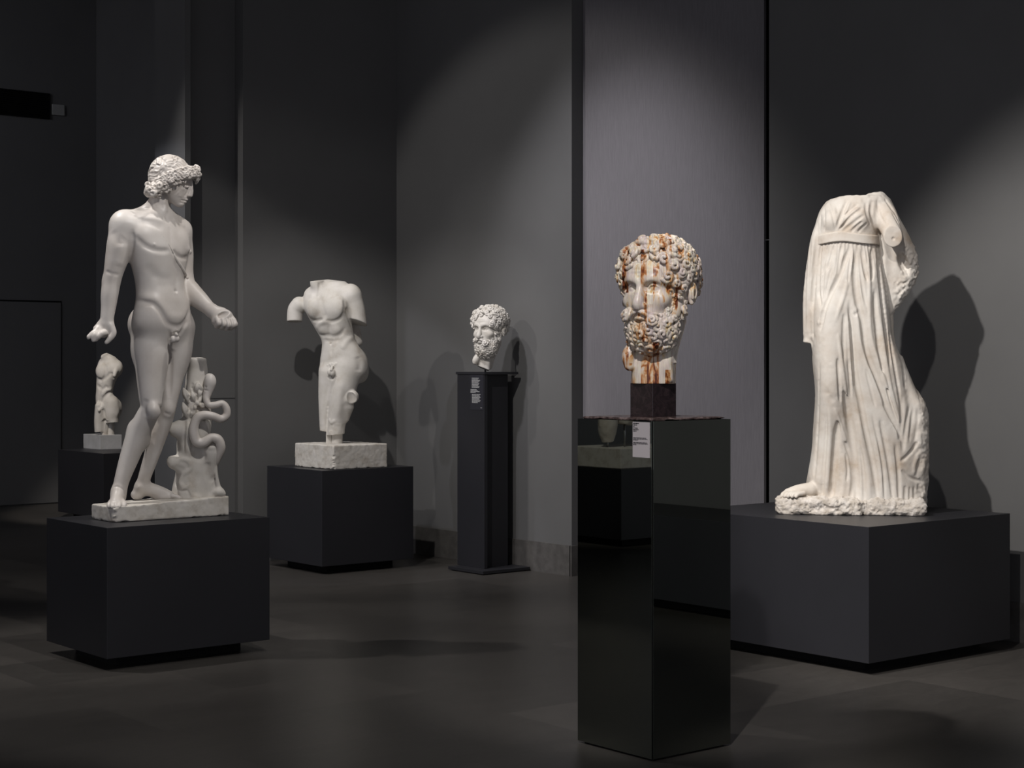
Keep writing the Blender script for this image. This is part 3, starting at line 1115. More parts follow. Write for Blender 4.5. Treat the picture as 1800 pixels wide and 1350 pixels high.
        T.chain([(x0, y0, z0, 2.2), (xm, ym - 2, zm, w), (x1, y1 - 2, z1, 1.6)], 1, 2)
        T.stroke([(x0, z0), (xm, zm), (x1, z1)], 1.3, -1.6)
    T.stroke([(342, 735), (350, 728), (360, 726)], 4, 3.5)
    rng = np.random.RandomState(8)
    for i in range(14):
        x, z = rng.uniform(333, 360), rng.uniform(676, 722)
        T.stroke([(x, z), (x + rng.uniform(-5, 5), z + rng.uniform(3, 8))], 2.0, -3.0)
    T.stroke([(300, 838), (312, 812), (330, 812), (336, 826), (322, 838), (317, 852), (325, 860), (334, 857), (338, 872), (350, 878)], 3.6, 3.6)
    T.stroke([(312, 842), (309, 855), (318, 866), (330, 866), (336, 880)], 2, -2.0)
    T.stroke([(335, 800), (352, 810), (364, 800)], 5, -2.5)
    st.part(T, 'tree_stump', M['marble_worn'])
    # serpent winding up the stump
    S = Clay((325, -5, 650), (412, 95, 860), 1.1)
    S.chain([(379, 46, 826, 4.5), (385, 38, 808, 6.5), (390, 33, 790, 8.5), (385, 30, 775, 8.5), (372, 30, 772, 8.5), (358, 28, 780, 9), (347, 28, 778, 9), (342, 28, 765, 9),
             (342, 28, 750, 8.6), (348, 28, 736, 8.4), (360, 28, 731, 8.0), (375, 28, 733, 7.4), (390, 32, 738, 7.2), (400, 34, 732, 7), (400.5, 34, 720, 6.6), (393, 34, 711, 6.2), (380, 32, 713, 6),
             (369, 32, 713, 5.8), (364, 34, 704, 6), (365, 37, 694, 6.6)], 1, 2)
    S.chain([(365, 38, 696, 6.5), (369, 38, 682, 9.5), (371, 38, 670, 10), (368, 38, 663, 6)], 4, 4)
    S.ell((371, 38, 671), (10.5, 10, 14), 3)
    S.blob(362, 681, 2.2, -2.5)
    S.stroke([(360, 686), (367, 688)], 1.3, -2)
    st.part(S, 'serpent', M['marble'])
    # plinth slab under the figure
    P = corner(201, 919, P1[3])
    LX, LY = extent(P, 403, 'x'), extent(P, 160.5, 'y')
    z1 = P1[3]
    stone_box(st, 'base_slab', M['stone_block'], P, LX, LY, z1, z1 + 27 * depth_of(P.x, P.y) / F, 0.026, .12, .9, 4)
    return st


apollo()

# ------------------------------------------------------------------ headless male torso on a stone block
def torso():
    st = Stage(586, 826, 12.33)
    st.root('marble_torso', 'headless armless white marble male torso on a pitted pale stone block, before the corner', 'statue')
    G = Clay((500, -60, 484), (655, 60, 775), 0.62)
    ph = -24
    # arm stumps
    G.chain([(526, 16, 536, 15), (519, 18, 546, 14), (517, 18, 572, 13.5)], 8)
    G.plane((520, 10, 564), (0, -.12, 1), .8, (500, -60, 540), (545, 60, 600))
    G.ell((616, -12, 520), (19, 19, 21), 9)
    G.chain([(617, -14, 522, 18), (625, -14, 545, 16.5), (631, -14, 580, 15)], 5)
    G.plane((631, -20, 566.5), (-.32, -.25, 1), .8, (590, -60, 540), (655, 60, 600))
    G.loft([(497, 582, 4, 26, 14), (508, 578, 2, 42, 20), (522, 575, 0, 44, 25), (540, 575, -2, 43, 27), (558, 580, -2, 39, 26), (578, 587, 0, 34, 24), (598, 595, 0, 31, 22),
            (615, 600, 0, 36, 24), (635, 603, 2, 42, 27), (655, 604, 4, 42, 28), (672, 600, 6, 34, 24)], ph, 5, 2.2)
    # neck stump and trapezius
    G.chain([(566, -2, 514, 15), (558, -5, 500, 12.5), (557, -6, 486, 12)], 8)
    G.chain([(575, 4, 505, 14), (600, 2, 510, 15)], 8)
    G.plane((560, 0, 493), (-.12, -.05, -1), 1.0)
    # muscle
    G.ell((590, -26, 540), (20, 11, 20), 6, (0, 0, -25))
    G.ell((551, -12, 540), (13, 11, 19), 6, (0, 0, -45))
    G.ell((629, 6, 640), (18, 24, 27), 8)
    G.ell((634, 14, 655), (14, 18, 18), 8)
    # thighs
    G.chain([(606, -2, 650, 28), (603, -8, 680, 24.5), (597, -8, 710, 20.5), (592, -6, 740, 16.5), (590, -5, 775, 14)], 8)
    G.chain([(581, 4, 655, 21), (576, 6, 690, 16.5), (574, 6, 725, 13.5), (573, 6, 770, 10)], 6)
    # piece of carved drapery behind the waist
    G.chain([(622, 22, 572, 10), (628, 24, 600, 10)], 4)
    G.soften(2)
    # broken strut on the thigh
    G.chain([(607, -18, 704, 11), (619, -24, 697, 11.5)], 4)
    G.ell((619, -34, 703), (8.5, 6.5, 17), 1.2, (0, 22, 0), op='-')
    G.chain([(612, -16, 715, 10), (608, -10, 735, 6)], 6)
    # strokes
    G.stroke([(562, 498), (561, 512), (559, 524)], 2.6, -2.2)
    G.stroke([(540, 522), (548, 526), (556, 524)], 4, -1.2)
    G.stroke([(562, 520), (566, 540), (573, 562)], 4.5, -2.0)
    G.stroke([(574, 563), (584, 566), (596, 562), (604, 551), (606, 538), (604, 528)], 3.0, -3.0)
    G.stroke([(532, 557), (542, 563), (556, 564), (568, 562)], 3.0, -1.8)
    G.stroke([(604, 530), (609, 546), (615, 566), (618, 574)], 2.6, -3.0)
    G.stroke([(556, 578), (562, 570), (574, 565)], 4, 1.8)
    G.stroke([(555, 583), (566, 590), (578, 590), (588, 592), (599, 587), (607, 576)], 3.6, -2.2)
    G.blob(564, 580, 8, 2.0)
    G.blob(592, 580, 8, 1.8)
    G.stroke([(578, 566), (579, 585), (582, 602), (584, 628)], 3.4, -1.6)
    G.stroke([(568, 597), (582, 600), (598, 597)], 3.5, -1.3)
    G.blob(581.5, 604.5, 1.7, -2.0)
    G.stroke([(626, 598), (614, 606), (606, 618), (601, 632), (594, 640), (584, 641), (574, 638), (570, 628)], 3.6, -2.6)
    G.stroke([(622, 592), (610, 600), (600, 614)], 5, 1.6)
    G.blob(588, 622, 10, 1.4)
    G.stroke([(628, 626), (632, 640), (630, 654)], 6, -1.6)
    G.stroke([(590, 664), (584, 680), (578, 705), (575, 730), (574, 755)], 2.8, -4.0)
    G.stroke([(600, 668), (598, 700), (594, 735)], 6, 1.4)
    # genitals
    G.ell((585, -25, 655), (4.6, 5.5, 6.6), 2.5)
    G.ell((579.5, -24, 654), (4.2, 5, 6.6), 2)
    G.chain([(584, -26, 645, 2.5), (582.5, -29, 650, 2.2)], 2.5)
    for x, z in ((576, 642), (580, 640), (584, 639), (588, 641), (591, 639), (582, 643)):
        G.blob(x, z, 1.5, .9)
    G.stroke([(577, 640), (585, 641), (592, 639)], 3, 1.0)
    G.stroke([(576, 662), (584, 666), (591, 660)], 2, -2)
    # knees, broken ends
    G.stroke([(578, 735), (582, 742), (590, 738)], 3, 1.4)
    G.stroke([(583, 745), (582, 757)], 2.5, -1.5)
    G.plane((585, 0, 764), (.08, 0, 1), .5)
    G.plane((569, 0, 758), (-.15, 0, 1), .5, (555, -60, 740), (573, 60, 775))
    G.noise(.35, 5, 3, (555, -60, 745), (615, 60, 775))
    st.part(G, 'torso', M['marble_worn'])
    # marble support between the broken legs and the block
    G = Clay((565, -30, 740), (610, 40, 800), 0.7)
    G.chain([(593, -2, 745, 9.5), (592.5, 0, 790, 9.5)], 0)
    G.boxy((578, 8, 770), (5, 8, 20), 1, 0)
    G.plane((590, 0, 783.3), (0, 0, 1))
    st.part(G, 'support', M['marble_worn'])
    P = corner(586, 826, P2[3])
    LX, LY = extent(P, 681, 'x'), extent(P, 518, 'y')
    stone_box(st, 'stone_block', M['stone_block'], P, LX, LY, P2[3], P2[3] + 43 * depth_of(P.x, P.y) / F, 0, .15, 1.0, 9)
    return st


torso()


# ------------------------------------------------------------------ small torso far back
def small_torso():
    st = Stage(186, 788, 16.45)
    st.root('marble_torso', 'small headless marble male torso on a smooth grey block, behind the nude youth', 'statue')
    G = Clay((158, -32, 612), (224, 34, 770), 0.45)
    ph = -40
    G.loft([(628, 190, 0, 12, 9), (636, 190, 0, 19, 12), (646, 191, -1, 23, 14), (658, 190, -1, 22, 14.5), (672, 186, 0, 18, 13), (686, 184, 0, 16, 12), (698, 184, 0, 17.5, 12),
            (712, 188, 1, 21, 15), (726, 189, 1, 22, 15), (738, 187, 1, 18, 14)], ph, 3, 2.2)
    G.chain([(188, -1, 636, 8), (184, -4, 628, 6.6), (181, -6, 618, 6.4)], 3)
    G.plane((184, 0, 622), (-.3, -.1, -1), .5)
    G.plane((176, 0, 628), (-1, -.3, -.6), .5)
    G.chain([(190, -1, 632, 10), (204, -3, 642, 10)], 5)
    G.ell((206, -7, 648), (10, 11, 12), 5)
    G.chain([(204, -14, 648, 5.5), (202, -20, 655, 4), (201, -22, 660, 3.2)], 2)
    G.ell((180, -6, 652), (11, 7, 12), 10)
    G.ell((204, 4, 718), (11, 14, 17), 4)
    G.chain([(196, -4, 708, 13), (198, -6, 750, 11)], 4)
    G.chain([(178, -4, 715, 11), (175, -2, 740, 9.5), (175, -1, 765, 8.5)], 3)
    G.plane((198, 0, 742.5), (.05, 0, 1), .4, (186.5, -40, 735), (224, 40, 770))
    G.plane((170, 0, 759.5), (.15, 0, 1), .4)
    G.soften(1)
    G.stroke([(168, 662), (178, 668), (188, 662), (196, 654)], 3, -2.2)
    G.stroke([(196, 654), (200, 664), (210, 664)], 2, -2)
    G.stroke([(185, 640), (186, 655), (182, 668)], 3, -1.2)
    G.stroke([(170, 676), (180, 684), (186, 680), (194, 686)], 3, -1.8)
    G.stroke([(180, 668), (176, 690), (172, 712)], 2.6, -1.6)
    G.stroke([(202, 690), (192, 690), (182, 700), (176, 714), (171, 716)], 2.8, -2.8)
    G.stroke([(200, 684), (188, 686), (178, 696)], 3.5, 1.6)
    G.stroke([(181, 718), (184, 730), (184, 745)], 2.4, -3.2)
    G.chain([(186, 0, 735, 9), (184, 0, 765, 7)], 4)
    G.ell((174.5, -14, 721), (2.4, 2.6, 3.0), 1.5)
    G.stroke([(203, 706), (208, 720), (204, 735)], 4, .8)
    st.part(G, 'torso', M['marble_worn'])
    G = Clay((180, -12, 735), (208, 14, 775), 0.5)
    G.chain([(194.5, 0, 738, 6.6), (194.5, 0, 772, 6.6)], 0)
    G.plane((190, 0, 765.5), (0, 0, 1))
    st.part(G, 'support', M['marble_worn'])
    P = corner(176, 790.5, P4[3])
    LX, LY = extent(P, 214, 'x'), extent(P, 146.5, 'y')
    zt = P4[3] + 25.5 * depth_of(P.x, P.y) / F
    o = MB().box(P.x, P.x + LX, P.y, P.y + LY, P4[3], zt, .003).build('stone_block', M['block_smooth'], None)
    into_frame(o.data, st)
    o.parent = st.e
    return st


small_torso()


# ------------------------------------------------------------------ bearded heads
def curl(G, c, n, R, t, turns=1.25, a0=0.0, sgn=1, k=1.2, lift=.5):
    """a snail lock: spiral of radius R, tube t, lying on a surface with normal n at c"""
    n = np.array(n, float)
    n /= np.linalg.norm(n)
    u = np.cross(n, (0, 0, 1))
    if np.linalg.norm(u) < .1: u = np.cross(n, (1, 0, 0))
    u /= np.linalg.norm(u)
    v = np.cross(n, u)
    pts = []
    m = int(9 * turns)
    for j in range(m):
        f = j / (m - 1)
        a = a0 + sgn * f * turns * 6.283
        r = R * (1 - .8 * f)
        p = np.array(c) + r * (u * math.cos(a) + v * math.sin(a)) + n * (lift * t * (.1 + 1.0 * f))
        pts.append((*p, t * (1 - .25 * f)))
    G.chain(pts, k, smooth=False)


def bearded_head(st, rough, onyx, extra_yaw=0.0, scale=1.0, m=None, conv=None):
    """canonical head in the onyx head's pixel units, turned 30 degrees to photo left"""
    ya = 30.0 + extra_yaw
    ca, sa = math.cos(math.radians(ya)), math.sin(math.radians(ya))
    cx0, cz0 = 1160.0, 510.0

    def L(l, f, z): return (cx0 + ca * l - sa * f, -sa * l - ca * f, cz0 + z)

    rz = -ya
    rng = np.random.RandomState(11)
    hv = 0.95
    G = Clay((1075, -105, 405), (1250, 100, 690), hv)
    G.ell(L(0, -8, -22), (57, 70, 66), 4, (0, 0, rz))
    G.ell(L(0, 26, 10), (46, 44, 52), 14, (0, 0, rz))
    G.ell(L(0, 30, 42), (38, 38, 44), 12, (0, 0, rz))
    if onyx: G.chain([(1163, 14, 560, 44), (1155, 8, 610, 38), (1149, 4, 650, 39), (1148, 2, 690, 40)], 14)
    else: G.chain([(1160, 14, 560, 42), (1147, 8, 610, 33), (1138, 4, 650, 30), (1132, 2, 690, 28)], 14)
    # forehead, brows, nose
    G.ell(L(0, 52, -26), (40, 18, 24), 10, (0, 0, rz))
    G.chain([(*L(-36, 50, -14), 7), (*L(-20, 62, -17), 8), (*L(0, 65, -13), 8), (*L(20, 62, -17), 8), (*L(38, 50, -12), 7)], 7)
    G.chain([(*L(0, 66, -10), 6), (*L(0, 72, 8), 7.5), (*L(0, 77, 24), 10), (*L(0, 77, 30), 9)], 5)
    G.ell(L(-9, 71, 30), (6, 8, 6), 3, (0, 0, rz))
    G.ell(L(9, 71, 30), (6, 8, 6), 3, (0, 0, rz))
    G.ell(L(-30, 48, 20), (15, 13, 13), 10, (0, 0, rz))
    G.ell(L(30, 48, 20), (15, 13, 13), 10, (0, 0, rz))
    G.ell(L(0, 62, 44), (20, 12, 12), 8, (0, 0, rz))
    for sg in (-1, 1):
        # sockets, eyeballs and lids
        G.ell(L(sg * 21, 66, -2), (13, 10.5, 8.5), 6, (0, 0, rz), op='-')
        G.ell(L(sg * 21, 51, 0), (10.5, 10, 9), 2, (0, 0, rz))
        G.chain([(*L(sg * 10, 58, 1), 1.8), (*L(sg * 16, 61, -5), 2.1), (*L(sg * 23, 61, -6.5), 2.1), (*L(sg * 32, 54, -1), 1.8)], 1.2)
        G.chain([(*L(sg * 10, 58, 2), 1.6), (*L(sg * 17, 60, 6.5), 1.7), (*L(sg * 25, 59, 6.5), 1.7), (*L(sg * 32, 53, 1), 1.5)], 1.2)
        # ears
        G.ell(L(sg * 62, -4, 6), (8, 13, 20), 3, (0, 0, rz))
        G.ell(L(sg * 69, -1, 4), (5, 7, 11), 1.5, (0, 0, rz), op='-')
        G.chain([(*L(sg * 69, 5, 16), 2.6), (*L(sg * 69, 6, 4), 2.4), (*L(sg * 68, -1, -3), 2.2)], 1)
        G.ell(L(sg * 64, 1, 23), (4, 4, 5), 3, (0, 0, rz))
    G.stroke([L(3, 80, -24)[::2], (L(3, 80, -24)[0] + 1, 497)], 3, -1.5)
    for dz in (-34, -27):
        Q = [(L(l, 70, 0)[0], cz0 + dz + (abs(l) * .04)) for l in (-22, -8, 8, 24)]
        G.stroke(Q, 2.4, -1.0)
    # lips in the beard
    G.chain([(*L(-9, 68, 52), 3.2), (*L(0, 73, 50.5), 4.0), (*L(9, 68, 52), 3.2)], 1)
    G.stroke([(L(-10, 70, 47)[0], 557.5), (L(0, 76, 46)[0], 556), (L(10, 70, 47)[0], 557.5)], 1.8, -2.8)
    # neck: tendons and the broken edge of the bust
    if onyx:
        G.chain([(1180, -18, 600, 10), (1172, -28, 640, 9), (1180, -26, 665, 7)], 8)
        G.chain([(1178, -22, 632, 6), (1192, -14, 652, 7), (1202, 0, 660, 6)], 7)
    else:
        G.chain([(1166, -16, 600, 8), (1152, -22, 640, 8), (1150, -22, 665, 7)], 8)
    if onyx:
        G.chain([(1112, -8, 606, 9), (1105, -12, 625, 12), (1107, -12, 642, 10)], 5)
        for k in range(3):
            G.stroke([(1112 - k * 5, 606 + k * 3), (1107 - k * 4, 628), (1108 - k * 3, 648)], 1.6, -1.6)
        G.plane((1150, 0, 674.5), (0, 0, 1))
        G.plane((1109.5, 0, 660), (-1, -.2, 0), .5, (1075, -105, 655), (1125, 100, 690))
        G.plane((1188.5, 0, 660), (1, -.2, 0), .5, (1175, -105, 640), (1250, 100, 690))
    else:
        G.chain([(1120, -8, 606, 14), (1104, -14, 628, 14), (1100, -16, 640, 10)], 8)
        G.plane((1135, 0, 664), (-.42, -.1, 1), 2)
        G.plane((1175, 0, 655), (.75, 0, 1), 2)
    G.soften(1)
    st.part(G, 'head', m)
    # hair
    K = Clay((1075, -105, 405), (1250, 110, 590), hv)
    c0 = np.array(L(0, -10, -26))
    K.ell(tuple(c0), (60, 72, 66), 3, (0, 0, rz))
    K.ell(L(-24, 12, -30), (42, 50, 52), 6, (0, 0, rz))
    K.ell(L(24, 12, -30), (40, 50, 50), 6, (0, 0, rz))
    # keep the face open
    K.ell(L(0, 62, 8), (44, 62, 56), 5, (0, 0, rz), op='-')
    K.plane(L(0, 0, 44), (-sa * .9, -ca * .9, 1.6), 4)
    K.plane((1160, 0, 575), (0, 0, 1), 3)
    for sg in (-1, 1):
        K.ell(L(sg * 64, 0, 8), (14, 17, 24), 3, (0, 0, rz), op='-')
    N = 185
    base = Clay((0, 0, 0), (1, 1, 1), 1)
    base.lo, base.n, base.h, base.F = K.lo, K.n, K.h, K.F.copy()
    R = rotm(0, 0, math.radians(rz))
    for i in range(N):
        zz = 1 - 2 * (i + .5) / N
        a = i * 2.399963
        d = np.array([math.sqrt(1 - zz * zz) * math.cos(a), math.sqrt(1 - zz * zz) * math.sin(a), zz])
        # d in head axes: x = his left, y = back, z = down
        l, b, z = d
        if z > .62: continue
        if abs(l) > .72 and -.32 < b < .22 and z > .12: continue
        p = c0 + R @ (d * np.array([61, 73, 67]))
        n = R @ (d / np.array([61, 73, 67]))
        q = base.hit(c0, R @ d)
        if q is None: continue
        if np.linalg.norm(q - c0) < .86 * np.linalg.norm(d * np.array([60, 72, 66])): continue      # the open face
        p = q
        big = rng.uniform(9, 12.5)
        curl(K, p, n, big, big * .36, rng.uniform(1.1, 1.6), rng.uniform(0, 6.28), 1 if rng.rand() > .5 else -1, .8, 1.5)
    # the high quiff over the brow
    for q_ in ((0, 40, -80, 16), (18, 36, -80, 15), (-18, 36, -78, 15)):
        K.ell(L(*q_[:3]), (q_[3], q_[3], 8), 8)
    base.F = K.F.copy()
    for q in ((-26, 50, -72, 10), (-8, 46, -84, 9), (12, 44, -86, 9), (30, 44, -78, 10), (2, 58, -72, 10), (-18, 58, -64, 9), (20, 56, -68, 9), (-42, 36, -60, 10), (44, 36, -62, 10)):
        c = base.hit(c0, np.array(L(q[0], q[1], q[2])) - c0)
        if c is None: continue
        curl(K, c, np.array(c) - c0, q[3], q[3] * .42, 1.3, q[0] * .1, 1 if q[0] > 0 else -1, 2, 1)
    st.part(K, 'hair', m)
    # beard and moustache
    B = Clay((1080, -120, 490), (1225, 70, 650), hv)
    b0 = L(0, 26, 66)
    B.ell(b0, (44, 37, 46), 4, (0, 0, rz))
    B.ell(L(0, 70, 26), (22, 26, 22), 6, (0, 0, rz), op='-')
    B.ell(L(22, 62, 18), (20, 24, 22), 6, (0, 0, rz), op='-')
    B.ell(L(-22, 62, 18), (20, 24, 22), 6, (0, 0, rz), op='-')
    for sg in (-1, 1):
        B.chain([(*L(sg * 50, 14, -6), 7), (*L(sg * 47, 18, 18), 10), (*L(sg * 40, 24, 42), 14)], 5)
        # moustache
        B.chain([(*L(sg * 2, 77, 39), 2.6), (*L(sg * 9, 76, 42), 3.4), (*L(sg * 16, 71, 47), 3.6), (*L(sg * 20, 66, 54), 2.6)], 1.5)
        B.chain([(*L(sg * 4, 77, 37.5), 1.8), (*L(sg * 13, 73, 39), 2.3), (*L(sg * 21, 66, 43), 2.6), (*L(sg * 29, 60, 44), 2.2)], .8)
        curl(B, L(sg * 25, 61, 53), np.array(L(sg * 25, 62, 0)) - np.array(L(0, 0, 0)), 6.5, 2.7, 1.3, 0, sg, .8, 1.5)
    base.lo, base.n, base.h, base.F = B.lo, B.n, B.h, B.F.copy()
    N = 105
    for i in range(N):
        zz = 1 - 2 * (i + .5) / N
        a = i * 2.399963
        d = np.array([math.sqrt(1 - zz * zz) * math.cos(a), math.sqrt(1 - zz * zz) * math.sin(a), zz])
        l, b, z = d
        if b > .3: continue
        p = np.array(b0) + R @ (d * np.array([45, 39, 45]))
        q = R.T @ (p - np.array(L(0, 0, 0)))       # head axes
        l_, f_, z_ = q[0], -q[1], q[2]
        # cheeks and mouth stay free
        if z_ < 36 and abs(l_) < 30: continue
        if z_ < 56 and abs(l_) < 11 and f_ > 40: continue
        g = base.hit(b0, R @ d)
        if g is None: continue
        p = g
        n = R @ (d / np.array([49, 41, 43]))
        big = rng.uniform(9, 12)
        curl(B, p, n, big, big * .36, rng.uniform(1.2, 1.7), rng.uniform(0, 6.28), 1 if l > 0 else -1, .7, 1.7)
    # hanging row under the chin
    for i in range(13):
        t = -1 + i / 6.0
        c = L(t * 34, 40 - 16 * t * t + rng.uniform(-4, 4), 104 + rng.uniform(-4, 4) - 10 * t * t)
        curl(B, c, R @ np.array([t * .6, -1, .5]), rng.uniform(7, 9), 3.2, 1.4, i * 1.1, 1 if t > 0 else -1, .8, 1.2)
    # side whiskers
    for sg in (-1, 1):
        for j in range(8):
            for e in range(4):
                if e == 3 and j < 5: continue
                c = L(sg * (57 - e * 4.5 - j * .8), 6 + e * 11 + j * .8, -12 + j * 8.5 + e * 2)
                curl(B, c, R @ np.array([sg, -.25 - .25 * e, 0]), 6.2, 2.5, 1.35, j * 1.3 + e, sg, .8, 1.2)
    st.part(B, 'beard', m)
    return G


def make_onyx():
    m, nt, b = mat('banded_onyx')
    tc = node(nt, 'ShaderNodeTexCoord')
    # vertical blocks of stone with offset joints: every strip has its own vein phase
    sep = node(nt, 'ShaderNodeSeparateXYZ')
    nt.links.new(tc.outputs['Object'], sep.inputs[0])

    def math_(op, a, b_=None, v=None):
        n = node(nt, 'ShaderNodeMath', operation=op)
        if isinstance(a, (int, float)): n.inputs[0].default_value = a
        else: nt.links.new(a, n.inputs[0])
        if b_ is not None:
            if isinstance(b_, (int, float)): n.inputs[1].default_value = b_
            else: nt.links.new(b_, n.inputs[1])
        return n.outputs[0]
    jit = node(nt, 'ShaderNodeTexNoise')
    jit.inputs['Scale'].default_value = 9.0
    nt.links.new(tc.outputs['Object'], jit.inputs['Vector'])
    xw = math_('ADD', sep.outputs[0], math_('MULTIPLY', math_('SUBTRACT', jit.outputs['Fac'], .5), .006))
    strip = math_('FLOOR', math_('MULTIPLY', xw, 42.0))
    wn = node(nt, 'ShaderNodeTexWhiteNoise', noise_dimensions='1D')
    nt.links.new(strip, wn.inputs['W'])
    zoff = math_('ADD', sep.outputs[2], math_('MULTIPLY', wn.outputs['Value'], 0.35))
    blockz = math_('FLOOR', math_('MULTIPLY', zoff, 5.5))
    wn2 = node(nt, 'ShaderNodeTexWhiteNoise', noise_dimensions='2D')
    cmb = node(nt, 'ShaderNodeCombineXYZ')
    nt.links.new(strip, cmb.inputs[0])
    nt.links.new(blockz, cmb.inputs[1])
    nt.links.new(cmb.outputs[0], wn2.inputs['Vector'])
    # vein noise shifted per block
    off = node(nt, 'ShaderNodeVectorMath', operation='SCALE')
    nt.links.new(wn2.outputs['Color'], off.inputs[0])
    off.inputs['Scale'].default_value = 0.30
    add = node(nt, 'ShaderNodeVectorMath', operation='ADD')
    nt.links.new(tc.outputs['Object'], add.inputs[0])
    nt.links.new(off.outputs[0], add.inputs[1])
    mp = node(nt, 'ShaderNodeMapping')
    mp.inputs['Scale'].default_value = (24, 24, 8)
    nt.links.new(add.outputs[0], mp.inputs[0])
    nz = node(nt, 'ShaderNodeTexNoise')
    nz.inputs['Scale'].default_value = 1.0
    nz.inputs['Detail'].default_value = 7
    nz.inputs['Roughness'].default_value = 0.62
    nz.inputs['Distortion'].default_value = 0.7
    nt.links.new(mp.outputs[0], nz.inputs['Vector'])
    rp = node(nt, 'ShaderNodeValToRGB')
    el = rp.color_ramp.elements
    stops = [(0.27, (0.035, 0.010, 0.008)), (0.34, (0.20, 0.055, 0.018)), (0.385, (0.50, 0.21, 0.065)), (0.42, (0.68, 0.47, 0.27)), (0.46, (0.74, 0.66, 0.54)),
             (0.52, (0.70, 0.66, 0.63)), (0.58, (0.66, 0.60, 0.61)), (0.66, (0.76, 0.75, 0.70)), (0.74, (0.60, 0.42, 0.22))]
    el[0].position, el[0].color = stops[0][0], (*stops[0][1], 1)
    el[1].position, el[1].color = stops[-1][0], (*stops[-1][1], 1)
    for p, c in stops[1:-1]:
        e = el.new(p)
        e.color = (*c, 1)
    shift = math_('ADD', nz.outputs['Fac'], math_('MULTIPLY', math_('SUBTRACT', wn2.outputs['Value'], .47), 0.22))
    # browner neck bands, with the shade under the beard put into the colour
    low = math_('MULTIPLY', math_('MAXIMUM', math_('SUBTRACT', .13, sep.outputs[2]), 0.0), 0.75)
    nt.links.new(math_('SUBTRACT', shift, low), rp.inputs[0])
    # thin joints between the strips
    fr = math_('FRACT', math_('MULTIPLY', xw, 42.0))
    jn = math_('LESS_THAN', fr, 0.035)
    mx = node(nt, 'ShaderNodeMixRGB', blend_type='MULTIPLY')
    mx.inputs[2].default_value = (0.93, 0.90, 0.88, 1)
    nt.links.new(jn, mx.inputs[0])
    nt.links.new(rp.outputs[0], mx.inputs[1])
    # each strip has its own tint and fine upright streaks
    st_ = node(nt, 'ShaderNodeTexNoise')
    st_.inputs['Scale'].default_value = 1.0
    st_.inputs['Detail'].default_value = 4
    mp2 = node(nt, 'ShaderNodeMapping')
    mp2.inputs['Scale'].default_value = (420, 60, 14)
    nt.links.new(add.outputs[0], mp2.inputs[0])
    nt.links.new(mp2.outputs[0], st_.inputs['Vector'])
    tr = node(nt, 'ShaderNodeValToRGB')
    tr.color_ramp.elements[0].position, tr.color_ramp.elements[0].color = 0.15, (0.84, 0.77, 0.78, 1)
    tr.color_ramp.elements[1].position, tr.color_ramp.elements[1].color = 0.85, (1, 0.97, 0.88, 1)
    nt.links.new(wn2.outputs['Value'], tr.inputs[0])
    m2 = node(nt, 'ShaderNodeMixRGB', blend_type='MULTIPLY')
    m2.inputs[0].default_value = 1.0
    nt.links.new(mx.outputs[0], m2.inputs[1])
    nt.links.new(tr.outputs[0], m2.inputs[2])
    sr = node(nt, 'ShaderNodeValToRGB')
    sr.color_ramp.elements[0].position, sr.color_ramp.elements[0].color = 0.35, (0.74, 0.66, 0.56, 1)
    sr.color_ramp.elements[1].position, sr.color_ramp.elements[1].color = 0.55, (1, 1, 1, 1)
    nt.links.new(st_.outputs['Fac'], sr.inputs[0])
    m3 = node(nt, 'ShaderNodeMixRGB', blend_type='MULTIPLY')
    m3.inputs[0].default_value = 0.7
    nt.links.new(m2.outputs[0], m3.inputs[1])
    nt.links.new(sr.outputs[0], m3.inputs[2])
    nt.links.new(m3.outputs[0], b.inputs['Base Color'])
    b.inputs['Roughness'].default_value = 0.36
    b.inputs['Specular IOR Level'].default_value = 0.4
    b.inputs['Subsurface Weight'].default_value = 0.12
    b.inputs['Subsurface Radius'].default_value = (1.0, .6, .4)
    b.inputs['Subsurface Scale'].default_value = 0.008
    return m


M['onyx'] = make_onyx()


def make_dark_marble():
    m, nt, b = mat('dark_wine_marble')
    rp, _ = noise_ramp(nt, 22.0, [(0.3, (0.007, 0.005, 0.006)), (0.5, (0.020, 0.013, 0.015)), (0.62, (0.034, 0.022, 0.024)), (0.72, (0.10, 0.07, 0.07))], detail=9, rough=.75, dist=1.2)
    nt.links.new(rp.outputs[0], b.inputs['Base Color'])
    b.inputs['Roughness'].default_value = 0.08
    return m


M['wine'] = make_dark_marble()
M['slab'] = simple('veined_brown_slab', [(0.3, (0.02, 0.013, 0.012)), (0.5, (0.09, 0.062, 0.058)), (0.7, (0.26, 0.2, 0.19))], 40.0, 0.25, 0.5)


def lines(mb, x, y0, y1, z0, rows, h, seed, thick=.0006, gap=.35):
    """rows of printed words on a label facing -x: y1 is the left margin (larger y = photo left)"""
    rng = random.Random(seed)
    for i, frac in enumerate(rows):
        if frac <= 0: continue
        z = z0 - i * h
        y = y1
        end = y1 - (y1 - y0) * frac
        while y > end + .002:
            w = min(rng.uniform(.006, .018), y - end)
            mb.box(x - thick, x, y - w, y, z - h * .55, z)
            y -= w + .0022
    return mb


